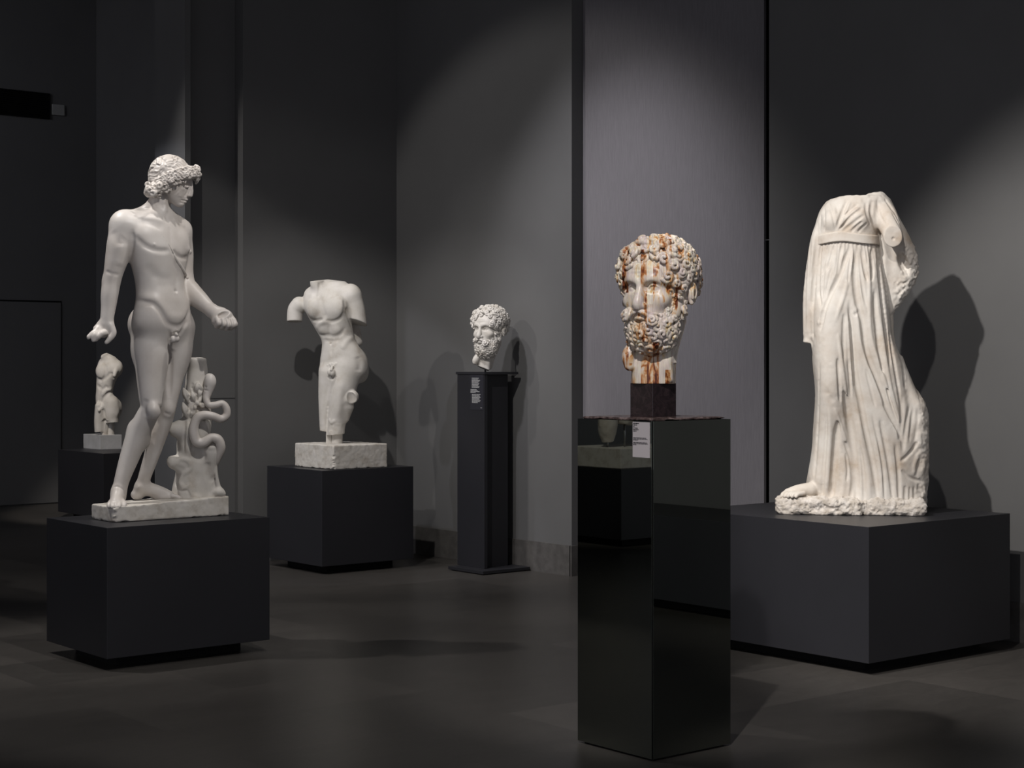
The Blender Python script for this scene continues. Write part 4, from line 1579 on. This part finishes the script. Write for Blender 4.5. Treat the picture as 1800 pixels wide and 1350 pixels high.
def column():
    # black mirror column with its slab and card
    P = corner(1147, 1339, 0.0)
    LX, LY = extent(P, 1284, 'x'), extent(P, 1015.5, 'y')
    zt = H - (740.7 - HOR) * depth_of(P.x, P.y) / F
    e = empty('mirror_column', (P.x, P.y, 0), 0, 'tall square column of black mirror glass under the onyx head, nearest the camera', 'column')
    MB().box(.0035, LX - .004, .0035, LY - .004, .008, zt - .002).build('core', M['recess'], e)
    MB().box(0, .003, .0055, LY, .008, zt).build('mirror_panel', M['mirror'], e)
    MB().box(.0055, LX, 0, .003, .008, zt).build('mirror_panel', M['mirror'], e)
    MB().box(LX - .005, LX, .005, LY, .008, zt).build('mirror_panel', M['mirror'], e)
    MB().box(.005, LX - .005, LY - .005, LY, .008, zt).build('mirror_panel', M['mirror'], e)
    MB().box(.02, LX - .02, .02, LY - .02, 0, .01).build('foot', M['recess'], e)
    # slab on top: irregular broken edge
    G = Clay((-2, -2, -1), (LX * 100 + 2, LY * 100 + 2, 2.2), .25)
    G.boxy((LX * 50, LY * 50, .55), (LX * 50 - 1.0, LY * 50 - 1.0, .55), .3)
    G.noise(.5, 4, 3)
    G.noise(.22, 1.2, 6)
    G.plane((0, 0, 0.08), (0, 0, -1))
    G.plane((0, 0, 1.08), (0, 0, 1))
    me = G.mesh('stone_slab', lambda V: np.stack([V[:, 0] / 100, V[:, 1] / 100, zt + .011 - V[:, 2] / 100], 1))
    o = link_mesh('stone_slab', me, M['slab'])
    o.location = (P.x, P.y, 0)
    tag(o, 'thin dark red brown veined stone slab lying on the black mirror column', 'slab')
    # card
    ya = extent(P, 1142.5, 'y')
    yb = extent(P, 1113, 'y')
    D = depth_of(P.x, P.y + ya)
    z1, z0 = H - (742.5 - HOR) * D / F, H - (805 - HOR) * D / F
    e2 = MB().box(-.003, 0.0, ya, yb, z0, z1).build('caption_card', M['card'], e)
    e2['label'] = 'pale grey caption card with black print'
    k = MB()
    hh = (z1 - z0)
    lines(k, -.003, ya + .004, yb - .004, z1 - hh * .03, [.36, .24, .08, .34, .34, 0.2], hh * .044, 3)
    k.build('print', M['ink'], e2)
    k = MB()
    lines(k, -.003, ya + .004, yb - .004, z1 - hh * .44, [.84, .92, .3], hh * .033, 4)
    k.build('print', M['ink'], e2)
    k = MB()
    lines(k, -.003, ya + .004, yb - .004, z1 - hh * .572, [.9, .95, .2], hh * .033, 5)
    k.build('print', M['ink'], e2)
    # dark marble mount
    zs = zt + .010
    Q = Vector((P.x, P.y))
    best = None
    for i in range(400):
        dd = i * .001
        for_px = 1147.5
        q = Vector((P.x + LX * .5 - .07 + 0, P.y + LY * .5 - .07))
        break
    # front corner on the ray through px 1147.5, near the middle of the slab
    D = 6.49
    q = at(1147.5, 700, D)
    ax, ay = extent(q, 1188.5, 'x'), extent(q, 1108, 'y')
    zm = H - (674 - HOR) * (D + .05) / F
    o = MB().box(q.x, q.x + ax, q.y, q.y + ay, zs, zm, .0012).build('stone_mount', M['wine'])
    tag(o, 'polished dark wine red marble cube carrying the onyx head', 'block')
    st = Stage(1148, 674, D + .10)
    st.root('onyx_head', 'colossal bearded man\'s head of banded white, cream and rust onyx on the black column', 'sculpture')
    bearded_head(st, 0, True, m=M['onyx'])


column()


def white_head():
    # slender pedestal: cap, front panel, recessed shaft, foot plate
    P = corner(849, 1011.5, 0.0)
    LX, LY = extent(P, 932, 'x'), extent(P, 787.6, 'y')
    e = empty('tall_pedestal', (P.x, P.y, 0), 0, 'slender charcoal pedestal with a foot plate under the small white bearded head', 'pedestal')
    MB().box(0, LX, 0, LY, 0.006, .028, .002).build('foot_plate', M['plinth'], e)
    MB().box(.02, LX - .02, .02, LY - .02, 0, .006).build('glide', M['recess'], e)
    B = Vector((P.x + .10, P.y + .11, 0))
    bx, by = extent(B, 901, 'x'), extent(B, 804, 'y')
    D = depth_of(B.x, B.y)
    zc = H - (654 - HOR) * D / F
    MB().box(.10, .128, .11, .11 + by, .028, zc - .018, .001).build('front_panel', M['plinth'], e)
    MB().box(.128, .10 + bx, .165, .11 + by, .028, zc - .018, .001).build('shaft', M['plinth'], e)
    Cc = B + Vector((-.004, -.006, 0))
    cx, cy = extent(Cc, 911, 'x'), extent(Cc, 801, 'y')
    MB().box(.096, .096 + cx, .104, .104 + cy, zc - .018, zc, .001).build('cap', M['plinth'], e)
    # caption on the panel
    ya, yb = extent(B, 849.5, 'y'), extent(B, 827, 'y')
    z1, z0 = H - (656 - HOR) * D / F, H - (721 - HOR) * D / F
    e2 = MB().box(-.0015 + .10, .10, ya + .11, yb + .11, z0, z1).build('caption_panel', M['label_panel'], e)
    e2['label'] = 'narrow blue black caption panel with pale print'
    k = MB()
    hh = z1 - z0
    lines(k, .0985, .11 + ya + .025, .11 + yb - .018, z1 - hh * .13, [.8, .7, .9, .85, .7, .8, .75, .7, .85, .8], hh * .028, 13, .0006)
    k.build('print', M['ink_white'], e2)
    k = MB()
    lines(k, .0985, .11 + ya + .03, .11 + yb - .004, z1 - hh * .44, [.6, .75, .9, .5], hh * .028, 14, .0006)
    k.build('print', M['ink_white'], e2)
    k = MB()
    lines(k, .0985, .11 + ya + .02, .11 + yb - .02, z1 - hh * .57, [.9, .8, .85, .9, .8, .8, .9, .85, .6], hh * .028, 15, .0006)
    k.build('print', M['ink_white'], e2)
    k = MB()
    lines(k, .0985, .11 + ya + .012, .11 + ya + .03, z1 - hh * .93, [.9], hh * .03, 16, .0006)
    k.build('print', M['ink_white'], e2)
    # head
    st = Stage(853, 651, 12.12)
    st.root('marble_bust', 'small white marble bearded man\'s head with broken neck on the slender pedestal', 'sculpture')
    sc = 0.449
    base = st.conv

    def conv(V):
        W = V.copy()
        W[:, 0] = 829 + (V[:, 0] - 1086) * sc
        W[:, 1] = V[:, 1] * sc
        W[:, 2] = 533.8 + (V[:, 2] - 415.5) * sc
        return base(W)
    st.conv = conv
    bearded_head(st, 0, False, extra_yaw=6, m=M['marble_worn'])
    st.conv = base
    r = MB()
    s_ = st.m
    r.cyl((0, 0, .0), (0, 0, 18 * s_), .007, 12)
    r.build('mounting_rod', M['steel'], st.e, True)
    st.e.location.z = zc


white_head()

# ------------------------------------------------------------------ headless draped woman
def draped():
    st = Stage(1498, 907, 8.85)
    st.root('marble_statue', 'headless armless marble statue of a woman in a high belted pleated gown, at right', 'statue')
    G = Clay((1358, -85, 336), (1642, 85, 915), 1.0)

    def fold(ang, z, u, v):
        back = np.clip(v / 25.0 + .3, 0, 1)
        g = np.clip((z - 435) / 120.0, 0, 1)
        return (np.sin(ang * 15 + np.sin(z * .008) * 2) * 2.6 + np.sin(ang * 7 + 1) * 2.2) * back * g
    # hanging sleeve of her right arm
    G.chain([(1457, -4, 388, 15), (1442, -8, 420, 15), (1433, -8, 460, 14), (1426, -6, 520, 14), (1424, -4, 570, 13), (1425, -4, 625, 12)], 4)
    G.plane((1420, 0, 608), (-.15, 0, 1), 1, (1400, -60, 590), (1445, 60, 660))
    # upper arm on the right and the disc where it was broken
    G.chain([(1541, 4, 366, 22), (1556, -10, 388, 21), (1566, -28, 415, 18), (1569, -45, 430, 16)], 6)
    G.plane((1569, -42, 430), (.05, -1, .12), .8, (1545, -85, 405), (1595, 0, 455))
    G.loft([(352, 1508, 0, 42, 26), (362, 1503, 0, 52, 31), (378, 1496, 0, 56, 36), (400, 1491, 0, 57, 40), (425, 1489, 0, 54, 39), (440, 1490, 0, 54, 38), (480, 1491, 0, 60, 41), (520, 1493, 0, 66, 43),
            (560, 1495, 0, 69, 45), (600, 1498, 0, 71, 46), (650, 1508, 2, 79, 48), (700, 1516, 4, 83, 50), (750, 1520, 5, 90, 52), (800, 1522, 6, 95, 54), (850, 1520, 6, 101, 56), (884, 1518, 6, 103, 57)],
           0, 5, 2.3, fold=fold)
    G.chain([(1540, 6, 364, 20), (1552, 8, 376, 18)], 8)
    G.chain([(1546, 12, 380, 18), (1550, 14, 420, 20), (1552, 14, 470, 18), (1556, 14, 530, 14), (1560, 14, 600, 10)], 8)
    G.plane((1500, 0, 350), (-.13, 0, -1), 1.2)
    G.plane((1450, 0, 362), (-1, 0, -.9), 1.2)
    # breasts
    G.ell((1466, -30, 396), (18, 14, 18), 9)
    G.ell((1508, -32, 394), (19, 14, 18), 9)
    # mantle falling from the left shoulder behind the arm
    G.loft([(356, 1553, 14, 12, 14), (385, 1562, 16, 17, 18), (420, 1574, 18, 24, 20), (455, 1582, 18, 30, 20), (490, 1582, 18, 31, 19), (515, 1577, 16, 25, 17), (540, 1567, 14, 17, 14), (556, 1560, 12, 10, 12)], 8, 6)
    G.ell((1588, -6, 470), (10, 18, 20), 4, (0, 20, 0), op='-')
    G.ell((1579, -10, 510), (13, 9, 30), 6, (0, 10, 0), op='-')
    # mass of cloth at the lower right
    G.loft([(632, 1572, 14, 14, 18), (660, 1580, 14, 17, 24), (690, 1590, 14, 20, 28), (715, 1602, 14, 24, 32), (745, 1607, 14, 25, 34), (800, 1607, 14, 25, 36), (850, 1605, 14, 26, 38), (898, 1602, 14, 26, 40)], 0, 5, 2.4)
    # supporting knee pushes the cloth forward
    G.chain([(1462, -24, 560, 26), (1462, -34, 640, 26), (1463, -38, 690, 24), (1460, -30, 760, 22), (1452, -22, 840, 24)], 24)
    G.soften(2)
    G.F0 = G.F.copy()
    # gathered folds over the breast, running to the middle of the belt
    for q, r, h in (([(1489, 362), (1480, 385), (1470, 413)], 2.6, -4.0), ([(1507, 369), (1493, 381), (1480, 392)], 2.2, -3), ([(1515, 376), (1494, 393), (1474, 414)], 2.4, -3.8),
                    ([(1519, 388), (1500, 402), (1482, 415)], 2.4, -3.2), ([(1516, 400), (1504, 409), (1496, 417)], 2, -2.8), ([(1524, 402), (1514, 411), (1508, 418)], 2, -2.6),
                    ([(1457, 364), (1464, 388), (1469, 413)], 2.2, -2.6), ([(1449, 372), (1450, 395), (1449, 415)], 2.4, -2.0), ([(1443, 384), (1442, 400), (1441, 416)], 2, -1.6),
                    ([(1495, 363), (1485, 388), (1475, 412)], 2.4, 2.4), ([(1511, 374), (1490, 391), (1477, 410)], 2.2, 2.0), ([(1522, 365), (1523, 385), (1530, 405)], 2.8, -2.2),
                    ([(1532, 362), (1531, 385), (1538, 410), (1549, 428)], 3.0, -4.0), ([(1541, 360), (1545, 385), (1555, 405)], 2.4, -1.6), ([(1470, 366), (1473, 385)], 2.4, -1.4)):
        G.stroke(q, r, h)
    G.stroke([(1438, 402), (1436, 430), (1433, 470), (1430, 520), (1429, 570), (1430, 606)], 3.2, -5.0)
    G.stroke([(1421, 420), (1418, 470), (1415, 530), (1415, 590)], 2.4, -1.8)
    G.stroke([(1427, 400), (1424, 450), (1421, 520)], 2.2, -1.2)
    G.blob(1433, 509, 2.2, -4)
    G.blob(1569, 430, 2.0, -4.5)
    # mantle folds along the arm
    for q in ([(1561, 366), (1576, 392), (1589, 425), (1600, 452)], [(1567, 382), (1582, 412), (1592, 436)], [(1555, 358), (1568, 380)]):
        G.stroke(q, 2.2, -2.2)
    # pleats springing from under the belt
    rng = np.random.RandomState(4)
    x = 1438
    while x < 1546:
        t = (x - 1490) / 55.0
        ln = rng.uniform(18, 62)
        G.stroke([(x, 437), (x + t * 6, 437 + ln * .5), (x + t * 10 - 4 * (t < 0), 437 + ln)], 2.0, -3.6, taper='end')
        x += rng.uniform(5.0, 7.5)
    # long pleats: valleys (cut deep) and the crests between them, each one continuous
    for q, r, h in (
            ([(1466, 440), (1461, 460), (1454, 484)], 2.8, -5), ([(1456, 440), (1450, 465), (1444, 490)], 2.6, -5), ([(1480, 440), (1476, 462), (1473, 490)], 2.6, -5),
            ([(1494, 440), (1485, 468), (1474, 498), (1459, 528), (1449, 556), (1443, 590)], 3.8, -8), ([(1443, 440), (1441, 480), (1440, 520), (1445, 548)], 2.6, -5),
            ([(1450, 470), (1447, 500), (1446, 535)], 2.0, -3.5), ([(1464, 472), (1456, 505), (1449, 540)], 2.2, -3.5), ([(1476, 478), (1470, 497), (1460, 520)], 2.0, -3),
            # V1, from the belt to the hem at the right
            ([(1506, 440), (1503, 475), (1504, 510), (1509, 545), (1516, 572), (1520, 611), (1528, 640), (1538, 664), (1547, 690), (1556, 718), (1568, 743), (1580, 768), (1586, 792)], 4.6, -9),
            ([(1514, 446), (1518, 475), (1525, 503)], 3.0, -6), ([(1531, 446), (1533, 475), (1531, 503)], 3.0, -6),
            ([(1541, 444), (1544, 480), (1548, 520), (1552, 555), (1557, 600), (1563, 650)], 3.4, -7), ([(1548, 447), (1555, 500), (1561, 548)], 2.6, -5),
            ([(1536, 520), (1538, 560), (1543, 611), (1551, 670)], 3.6, -7), ([(1562, 590), (1568, 630), (1576, 680), (1584, 730)], 2.6, -5), ([(1556, 680), (1566, 715), (1578, 752)], 2.6, -5),
            # V0, the middle valley
            ([(1493, 540), (1496, 580), (1499, 615), (1502, 655), (1507, 685), (1513, 715), (1520, 753), (1528, 790), (1536, 830), (1542, 882)], 4.2, -8.5),
            ([(1484, 560), (1483, 600), (1484, 640)], 2.6, -4), ([(1473, 636), (1475, 672), (1477, 712)], 2.8, -6), ([(1491, 640), (1494, 668), (1496, 704)], 2.2, -3.5),
            # V-2, the wide hollow beside the knee
            ([(1483, 690), (1489, 722), (1495, 755), (1499, 785), (1503, 830), (1506, 882)], 6.0, -10),
            ([(1474, 742), (1470, 775), (1466, 830), (1462, 882)], 5.0, -9), ([(1484, 776), (1493, 803), (1499, 830), (1500, 850), (1494, 882)], 3.2, -5),
            ([(1512, 790), (1517, 830), (1519, 882)], 2.6, -3.5), ([(1546, 742), (1556, 790), (1564, 840), (1568, 882)], 3.2, -5.5), ([(1533, 735), (1543, 780), (1551, 830), (1554, 882)], 2.4, -3.2),
            ([(1572, 785), (1577, 830), (1579, 882)], 3.0, -4.5), ([(1487, 800), (1490, 830), (1488, 850)], 2.0, -2.5), ([(1522, 655), (1530, 690), (1538, 720)], 2.2, -2.6),
            ([(1455, 735), (1452, 780), (1448, 830), (1446, 880)], 2.8, -2.6), ([(1441, 640), (1440, 700), (1438, 760), (1434, 820), (1430, 860)], 3.0, -2.2),
            ([(1512, 442), (1512, 480), (1517, 520), (1522, 545)], 2.2, -3.6), ([(1497, 442), (1494, 475), (1490, 510)], 2.2, -3.6)):
        G.stroke(q, r, h, dy=r * .55 if h < -4 else 0)
    for q, r, h in (
            ([(1500, 442), (1495, 480), (1486, 520), (1470, 570)], 3.0, 2.6), ([(1522, 446), (1526, 475), (1528, 505), (1528, 550), (1532, 602), (1548, 655), (1566, 709), (1582, 753)], 2.6, 3.2),
            ([(1506, 550), (1511, 602), (1521, 640), (1529, 660), (1547, 702), (1573, 757), (1584, 785)], 3.2, 3.4), ([(1490, 556), (1493, 611), (1498, 702)], 2.4, 2.6),
            ([(1474, 593), (1481, 647), (1487, 691), (1496, 740)], 2.6, 2.6), ([(1546, 561), (1554, 620), (1564, 682), (1580, 745)], 2.6, 2.8), ([(1467, 722), (1478, 750), (1488, 785)], 2.6, 2.6),
            ([(1509, 740), (1517, 790), (1526, 840), (1529, 882)], 4.0, 3.4), ([(1538, 770), (1548, 830), (1549, 882)], 4, 2.4), ([(1482, 800), (1484, 840), (1480, 882)], 4.5, 2.6),
            ([(1458, 720), (1459, 770), (1455, 840), (1452, 880)], 4, 2.6)):
        G.stroke(q, r, h)
    # the side mass: cuts and ledges
    for q, r, h in (([(1597, 720), (1591, 755), (1585, 796)], 3.2, -4.0), ([(1612, 722), (1611, 750), (1606, 780)], 2.6, -2.2), ([(1604, 722), (1600, 752), (1597, 782)], 2.6, -1.8),
                    ([(1611, 781), (1602, 795), (1592, 806), (1582, 814)], 2.6, -5.5), ([(1583, 829), (1594, 840), (1606, 846), (1620, 850)], 2.6, -5.0), ([(1590, 856), (1589, 890)], 3, -3.5),
                    ([(1605, 858), (1606, 888)], 2.6, -2.6), ([(1598, 858), (1598, 888)], 2.4, -2.0), ([(1584, 700), (1584, 740), (1580, 780)], 4, -4), ([(1614, 800), (1606, 820), (1604, 840)], 4, 3),
                    ([(1586, 650), (1590, 690)], 3, -2.0)):
        G.stroke(q, r, h)
    G.F0 = None
    # broken edges
    G.noise(2.2, 5, 21, (1580, -60, 430), (1642, 85, 515), 10)
    G.noise(2.0, 5, 22, (1568, -60, 495), (1642, 85, 570), 10)
    G.noise(2.0, 13, 23, (1600, -85, 680), (1642, 85, 900), 14)
    G.noise(.7, 4.3, 26, (1604, -85, 690), (1642, 85, 900), 10)
    G.noise(.9, 6, 24, (1440, -60, 336), (1560, 60, 370), 8)
    G.noise(.22, 6, 25)
    G.noise(1.6, 9, 27, (1400, -60, 590), (1436, 60, 625), 8)
    for (x, z, r, h) in ((1506, 551, 4, 2.5), (1504, 560, 3, -2.5), (1553, 557, 4, 1.8), (1462, 706, 6, -1.6), (1455, 696, 5, -1.2), (1440, 575, 3.5, 2), (1470, 828, 3, 1)):
        G.blob(x, z, r, h)
    # foot in its sandal
    G.chain([(1424, -34, 866, 13), (1404, -44, 867, 10.5), (1386, -50, 871, 8)], 6)
    for i, (x, y) in enumerate(((1377, -56), (1382, -61), (1388, -65), (1395, -67), (1402, -67))):
        G.chain([(x + 12, y + 10, 870, 5.2 - i * .2), (x + 2, y + 1, 872, 4.4 - i * .25), (x - 1, y - 2, 875.5, 3.6 - i * .2)], 1.6)
    G.chain([(1378, -52, 880, 4), (1400, -54, 881, 5), (1425, -50, 881, 6)], 2)
    st.part(G, 'figure', M['marble_warm'])
    # belt
    B = Clay((1424, -60, 405), (1562, 60, 450), .9)
    B.loft([(412, 1489, 0, 56.5, 42), (426, 1489, 0, 56.5, 42), (441, 1490, 0, 57, 42)], 0, 0, 2.3)
    C2 = Clay((1424, -60, 405), (1562, 60, 450), .9)
    top = lambda x: 421 - 6 * math.exp(-((x - 1475) / 26.0) ** 2) + .02 * (x - 1475)
    X = (B.lo[0] + B.h * np.arange(B.n[0])).reshape(-1, 1, 1)
    Z = (B.lo[2] + B.h * np.arange(B.n[2])).reshape(1, 1, -1)
    tp = 422 - 6 * np.exp(-((X - 1475) / 28.0) ** 2)
    bt = 438.5 - 5.5 * np.exp(-((X - 1478) / 34.0) ** 2)
    B.F = np.maximum(B.F, np.maximum(tp - Z, Z - bt)).astype(np.float32)
    B.soften(1)
    st.part(B, 'belt', M['marble_warm'])
    # rock base
    K = Clay((1355, -90, 870), (1640, 95, 915), 1.1)
    K.boxy((1440, -15, 893), (75, 52, 15), 9, 0)
    K.boxy((1550, 4, 893), (74, 58, 15), 9, 8)
    K.ell((1385, -38, 893), (20, 26, 15), 8)
    K.noise(3.4, 13, 31)
    K.noise(2.0, 5, 32)
    K.noise(1.0, 2.6, 33)
    K.plane((1500, 0, 906.8), (0, 0, 1))
    st.part(K, 'rock_base', M['rock'])
    st.e.location.z = P3[3]
    return st


draped()

# ------------------------------------------------------------------ neighbours seen in the mirror column
def neighbours():
    # plinth with a fragment of two legs, reflected in the left mirror face
    cx = corner(1147, 1339, 0.0).x
    q = at(1092, 950, (H - .06) * F / (950 - HOR))
    X = 2 * cx - q.x
    Y = q.y
    s = 1.25
    top = .642
    e = empty('display_plinth', (X - s, Y, 0), 0, 'charcoal plinth outside the frame, seen only in the left mirror face', 'plinth', 'charcoal plinths')
    MB().box(0, s, 0, s, .06, top, .002).build('block', M['plinth'], e)
    MB().box(.11, s - .11, .11, s - .11, 0, .06).build('recessed_foot', M['recess'], e)

    def find(px, dy):
        """X' of the real point at Y + dy that the mirror shows at column px"""
        D = on_plane_y(px, Y + dy)
        t = (px - 900) / F
        return 2 * cx - D * (VX + RX * t)
    st = Stage(0, 0, F * .004)
    st.th = 0
    st.base = Vector((X - .02, Y + .03, top))
    st.rz = 0
    st.root('marble_fragment', 'pair of broken marble legs on a stone block, reflected in the mirror column', 'sculpture')
    MB().box(-.8, 0, 0, .62, 0, .165, .006).build('stone_block', M['stone_block'], st.e)
    ax, bx_ = (find(1067, .30) - st.base.x) / .004, (find(1098, .26) - st.base.x) / .004
    G = Clay((min(ax, bx_) - 45, 20, -240), (max(ax, bx_) + 45, 115, 6), 1.0)
    G.chain([(ax, 68, -230, 30), (ax, 66, -160, 27), (ax, 64, -110, 21), (ax, 66, -80, 20), (ax, 66, -56, 13)], 6)
    G.plane((0, 0, -50), (-.1, 0, 1), .6)
    J = Clay(tuple(G.lo), (max(ax, bx_) + 45, 115, 6), 1.0)
    J.chain([(bx_, 64, -230, 30), (bx_, 62, -170, 26), (bx_, 58, -100, 20)], 6)
    J.plane((bx_, 0, -88), (.15, 0, 1), .6)
    G.F = smin(G.F, J.F, 6)
    G.plane((-24, 0, -228), (0, 0, -1), 1)
    G.noise(.7, 8, 3)
    st.part(G, 'legs', M['marble_warm'])
    for x, y, h in ((bx_, 58, 92), (ax, 66, 58)):
        MB().cyl((x * .004, y * .004, .16), (x * .004, y * .004, h * .004), .009, 12).build('mounting_rod', M['steel'], st.e, True)
    # long low plinth against the wall, reflected in the right mirror face
    e = empty('low_plinth', (7.2, -1.6, 0), 0, 'long low charcoal plinth outside the frame, seen only in the right mirror face', 'plinth')
    MB().box(0, .63, 0, 4.4, .06, .575, .002).build('block', M['plinth'], e)
    MB().box(.11, .6, .11, 4.29, 0, .06).build('recessed_foot', M['recess'], e)


neighbours()
